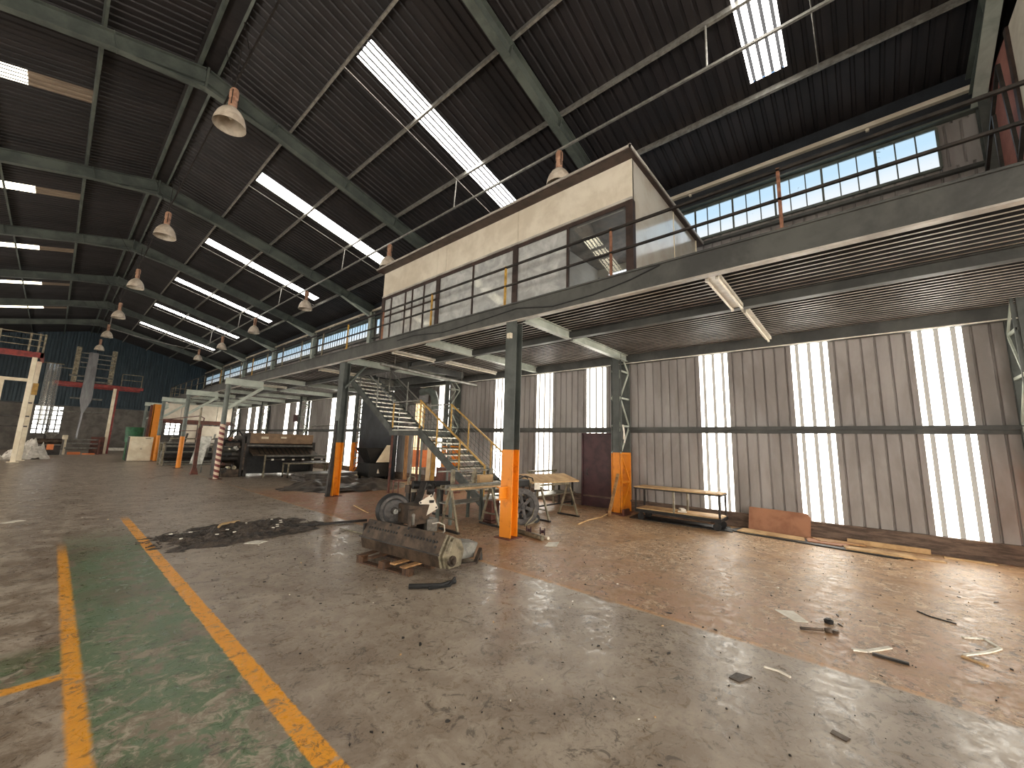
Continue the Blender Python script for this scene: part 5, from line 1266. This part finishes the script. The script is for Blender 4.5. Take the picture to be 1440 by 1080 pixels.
b = B(); b.bx(4.9, 33.2, 0, 9.0, 34.2, 1.2); build('machine_body', b, M_black, t)
for k in range(6):
    x = 5.0 + 0.75 * k; b = B(); b.bar((x, 33.3, 1.2), (x + 0.12, 33.3, 1.7 + 0.2 * (k % 2)), 0.09, 0.09); build('machine_head', b, [M_galv, M_dark, M_paper][k % 3], t)
b = B(); b.tube((5.0, 33.15, 1.55), (9.0, 33.15, 1.55), 0.05, 10); build('cross_roller', b, M_bare, t, True)
b = B(); b.tube((7.3, 33.1, 1.25), (7.3, 33.4, 1.25), 0.28, 18); build('film_roll', b, M_paper, t, True)
t = thing('work_lamp', 'small round white lamp hanging under the far mezzanine deck', 'lamp', (6.4, 37.8, 2.5))
b = B(); b.lathe([(0, 0.12), (0.09, 0.1), (0.13, 0.0), (0.09, -0.1), (0, -0.13)], (6.4, 37.8, 2.56), Z, 14); build('lamp_globe', b, M_paper, t, True)
b = B(); b.tube((6.4, 37.8, 2.65), (6.4, 37.8, 4.6), 0.015, 6); build('suspension_rod', b, M_dark, t)

# cream cabinet, green bin, orange post
t = thing('cream_cabinet', 'cream two-door cabinet standing alone on the far floor', 'cabinet', (4.0, 36.1, 0))
b = B(); b.bx(3.4, 35.84, 0.02, 4.55, 36.7, 1.58); build('cabinet_body', b, M_cream, t, bevel=0.01)
for z0, z1 in ((0.1, 0.86), (0.9, 1.54)):
    b = B(); b.bx(3.46, 35.81, z0, 4.5, 35.84, z1); dr = build('door', b, M_cream, t, bevel=0.006)
    b = B(); b.bx(3.95 if z0 < 0.5 else 4.15, 35.79, z1 - 0.08, 4.05 if z0 < 0.5 else 4.42, 35.81, z1 - 0.05); build('handle', b, M_dark, dr)
b = B(); b.bx(3.38, 35.86, 0, 3.4, 36.7, 1.56); build('side_panel', b, M_dark, t)
b = B(); b.lathe([(0.0, 1.2), (0.45, 1.2), (0.5, 2.15), (0.52, 2.2), (0.45, 2.2), (0.42, 1.3), (0, 1.3)], (3.75, 37.6, 0), Z, 20); b.bx(3.4, 37.2, 0, 4.1, 38.0, 1.2); single('green_tub', b, M_green, 'round green tub visible over the top of the cream cabinet', 'tub', (3.75, 37.6, 0), smooth=True)
t = thing('orange_post', 'tall bright orange steel guard post behind the cream cabinet', 'post', (4.6, 37.2, 0))
b = B(); b.bx(4.45, 37.0, 0, 4.85, 37.05, 3.85); b.bx(4.45, 37.0, 0, 4.5, 37.4, 3.85); build('post_shaft', b, M_orange, t)
b = B(); b.bx(4.3, 37.3, 0, 4.44, 37.42, 3.8); build('back_channel', b, M_rust, t)
# cream partition under the far end of the deck
t = thing('cream_partition', 'cream panelled partition with a brown beam under the far end of the mezzanine', 'partition', (8.5, 45, 0))
b = B()
for k in range(4): b.bx(6.0 + 1.3 * k, 45.0, 3.1, 7.26 + 1.3 * k, 45.08, 4.55)
build('upper_panel', b, M_creamw, t)
b = B(); b.bx(5.9, 44.95, 2.75, 11.2, 45.12, 3.1); build('brown_beam', b, M_rust, t)
for x in (6.0, 7.7, 8.6, 10.4):
    b = B(); b.bx(x - 0.08, 44.97, 0, x + 0.08, 45.1, 2.75); build('partition_post', b, M_brown, t)
b = B(); b.bx(7.78, 45.0, 0, 8.52, 45.06, 2.7); b.bx(8.9, 45.0, 0, 10.3, 45.06, 2.65); build('lower_panel', b, M_creamw, t)

# ------------------------------------------------------------------ film towers on the left
def post(b, x, y, z0, z1, w=0.14): b.bx(x - w / 2, y - w / 2, z0, x + w / 2, y + w / 2, z1)
t = thing('film_tower', 'cream twin-post film tower with a red platform at the left edge of the photo', 'machine', (-1.2, 35.7, 0))
for x, y, z1 in ((-1.2, 35.66, 5.95), (-1.05, 37.6, 5.95), (-3.4, 35.7, 4.9), (-2.5, 40.6, 4.9)):
    b = B(); post(b, x, y, 0.03, z1, 0.2); build('tower_post', b, M_cream, t)
    b = B(); b.bx(x - 0.22, y - 0.22, 0, x + 0.22, y + 0.22, 0.03); build('foot_plate', b, M_cream, t)
b = B(); b.bx(-4.5, 35.5, 5.95, -0.9, 35.62, 6.25); b.bx(-1.02, 35.5, 5.95, -0.9, 38.0, 6.25); b.bx(-4.5, 35.6, 6.2, -0.95, 38.0, 6.25); build('red_platform', b, M_red, t)
b = B(); b.bx(-4.5, 40.5, 4.9, -1.3, 40.62, 5.1); build('cross_beam', b, M_cream, t)
for z in (6.6, 6.95, 7.3):
    b = B(); b.bx(-4.5, 35.54, z - 0.02, -1.0, 35.58, z + 0.02); build('platform_rail', b, M_bare, t)
for x in (-0.95, -1.15, -1.5, -2.6, -3.8):
    b = B(); b.bx(x - 0.04, 35.53, 6.25, x + 0.04, 35.59, 7.35); build('rail_post', b, M_bare, t)
for z in (2.0, 2.6, 3.4):
    b = B(); b.bar((-4.4, 37.5, z), (-1.0, 37.4, z), 0.07, 0.07); build('cross_tube', b, M_dark, t)
b = B(); b.bx(-1.12, 37.4, 3.9, -0.9, 37.48, 4.6); build('yellow_marker', b, M_yellow, t)
def filmsheet(name, x0, x1, y, z0, z1, mat, lab, n=14):
    b = B()
    for k in range(n + 1):
        x = x0 + (x1 - x0) * k / n; dy = 0.06 * math.sin(k * 1.7) + 0.03 * math.sin(k * 4.1)
        for o_ in (0, 0.008):
            b.v.append(V(x, y + dy + o_, z1)); b.v.append(V(x + 0.05 * math.sin(k), y + dy * 1.5 + o_, z0))
    for k in range(n):
        i = 4 * k
        b.face((i, i + 4, i + 5, i + 1)); b.face((i + 2, i + 3, i + 7, i + 6))
    return single(name, b, mat, lab, 'plastic film', ((x0 + x1) / 2, y, z0), smooth=True)
b = B(); b.tube((-1.0, 37.9, 6.0), (-0.05, 37.9, 6.0), 0.03, 8); build('film_bar', b, M_bare, t)
filmsheet('plastic_film_curtain', -0.76, -0.14, 37.9, 2.2, 5.98, M_film, 'clear plastic film hanging beside the cream twin-post tower')
t = thing('film_tower', 'film-blowing tower with a raised red platform in front of the far gable', 'machine', (1.6, 48.5, 0))
for x, m in ((3.12, M_cream), (3.3, M_red), (-0.3, M_dark)):
    b = B(); post(b, x, 48.5, 0.0, 5.7, 0.2 if m is M_cream else 0.12); build('tower_post', b, m, t)
b = B(); b.bx(-0.5, 48.3, 5.55, 4.9, 48.42, 5.8); b.bx(-0.5, 50.4, 5.55, 4.9, 50.5, 5.8); b.bx(-0.5, 48.3, 5.78, 3.3, 50.5, 5.82); build('red_platform', b, M_red, t)
for x in (0.6, 2.72):
    b = B(); post(b, x, 48.5, 5.8, 8.77, 0.3); build('upper_post', b, M_bare, t)
for z, x0, x1 in ((8.3, 0.7, 2.7), (7.9, 0.8, 2.7), (7.5, 0.8, 2.7), (7.1, 0.8, 2.7), (6.35, 0.3, 2.9), (5.95, 0.8, 2.7), (4.5, 0.6, 2.45), (3.4, 0.2, 2.75)):
    b = B(); b.tube((x0, 48.3, z), (x1, 48.3, z), 0.05 if z > 7 else 0.07, 8); build('idler_roller', b, M_galv, t, True)
b = B(); b.prism([(1.2, 48.2, 8.4), (1.75, 48.2, 8.4), (1.85, 48.2, 4.4), (1.15, 48.2, 4.4)], (0, 0.03, 0)); b.prism([(1.15, 48.2, 4.4), (1.85, 48.2, 4.4), (1.5, 48.2, 3.3), (1.38, 48.2, 3.3)], (0, 0.03, 0)); b.prism([(1.38, 48.2, 3.3), (1.5, 48.2, 3.3), (1.42, 48.2, 1.2), (1.3, 48.2, 1.2)], (0, 0.03, 0)); build('film_web', b, M_filmg, t)
b = B(); b.bx(3.4, 48.3, 5.8, 3.45, 48.35, 6.9); b.bx(4.7, 48.3, 5.8, 4.75, 48.35, 6.9); b.bx(3.4, 48.3, 6.85, 4.75, 48.34, 6.9); b.bx(3.4, 48.3, 6.35, 4.75, 48.34, 6.4); build('platform_rail', b, M_bare, t)
b = B(); b.bx(-0.5, 48.3, 6.85, 0.5, 48.34, 6.9); b.bx(-0.5, 48.3, 5.8, -0.45, 48.35, 6.9); build('platform_rail', b, M_bare, t)
t = thing('film_winder', 'low rust-and-cream winding machine on the far floor below the film-blowing tower', 'machine', (1.8, 47, 0))
for x in (0.75, 2.6):
    b = B(); b.prism([(x, 46.6, 0), (x, 47.4, 0), (x, 47.2, 1.2), (x, 46.8, 1.2)], (0.12, 0, 0)); build('side_frame', b, M_cream if x < 1 else M_rust, t)
for z, y in ((1.15, 47), (0.85, 46.8), (0.5, 46.7)):
    b = B(); b.tube((0.8, y, z), (2.6, y, z), 0.06, 10); build('winder_roller', b, M_galv, t, True)
b = B(); b.bx(2.2, 47.6, 0, 3.0, 48.2, 1.4); build('drive_cabinet', b, M_rust, t)
b = B(); b.bx(1.0, 46.6, 0, 1.7, 46.9, 0.2); b.bx(1.8, 46.6, 0, 2.5, 46.9, 0.1); build('floor_tray', b, M_orangeb, t)
b = B(); b.bx(0.6, 46.5, 1.15, 0.9, 46.9, 1.5); build('motor', b, M_cream, t, bevel=0.04)
def bag(x, y, s_, h, seed, lab):
    b = mound(x, y, s_, s_ * 0.8, h, 0.3, seed, 30, 24, 0.7); single('bulk_bag', b, M_white, lab, 'bag', (x, y, 0), smooth=True)
bag(-0.85, 39.9, 0.95, 1.75, 1.7, 'crumpled white bulk bag behind the foot of the cream twin-post tower')
bag(-2.6, 38.4, 0.8, 2.0, 2.9, 'tall white bulk bag cut off by the left edge of the photo')
t = thing('extruder', 'dark extruder with an orange panel between the white bag and the winding machine', 'machine', (0.2, 46, 0))
b = B(); b.bx(-0.5, 45.6, 0.0, 0.6, 46.6, 0.7); build('machine_base', b, M_dark, t)
b = B(); b.tube((-0.9, 46.0, 1.0), (0.6, 46.2, 1.0), 0.2, 14); build('barrel', b, M_brownm, t, True)
b = B(); b.bx(-0.1, 45.5, 0.4, 0.25, 45.6, 0.8); build('orange_panel', b, M_orangeb, t)
b = B(); b.hexa([(-0.1, 45.8, 1.2), (0.1, 45.8, 1.2), (0.1, 46.0, 1.2), (-0.1, 46.0, 1.2), (-0.4, 45.6, 1.7), (0.4, 45.6, 1.7), (0.4, 46.3, 1.7), (-0.4, 46.3, 1.7)]); build('hopper', b, M_galv, t)
b = B(); b.bx(3.4, 57.4, 0, 7.4, 57.9, 0.25); single('white_kerb', b, M_paper, 'low white kerb on the floor at the foot of the far gable wall', 'kerb', (5, 57.6, 0))

b = B(); b.bx(11.05, 29.3, 2.93, 11.08, 30.1, 3.43); b.bx(11.08, 29.35, 3.1, 11.27, 29.4, 3.3); b.bx(11.08, 30.0, 3.1, 11.27, 30.05, 3.3); single('red_sign', b, M_maroon, 'small plain red sign fixed across a lit wall strip beyond the bag-making machine', 'sign', (11.05, 29.7, 2.93))
b = B(); b.path([(11.0, 20.8, 2.62), (11.0, 26.6, 2.62), (11.0, 26.7, 2.55), (11.0, 26.7, 2.41)], 0.03, 8); b.tube((11.0, 21.0, 2.62), (11.12, 21.0, 2.38), 0.02, 6); single('wall_pipe', b, M_galv, 'thin grey pipe fixed along the window wall beyond the staircase', 'pipe', (11, 23, 2.6), smooth=True)
b = B(); b.path([(10.68, 5.08, 2.46), (10.7, 5.06, 2.3), (10.74, 5.06, 2.1), (10.72, 5.06, 1.95)], 0.02, 6); b.path([(10.66, 5.08, 2.46), (10.66, 5.05, 2.25), (10.64, 5.05, 2.05)], 0.014, 6); single('rope_scrap', b, M_paper, 'scrap of pale rope knotted on a rung of the lattice column beside the maroon door', 'rope', (10.68, 5.08, 2.2), smooth=True)
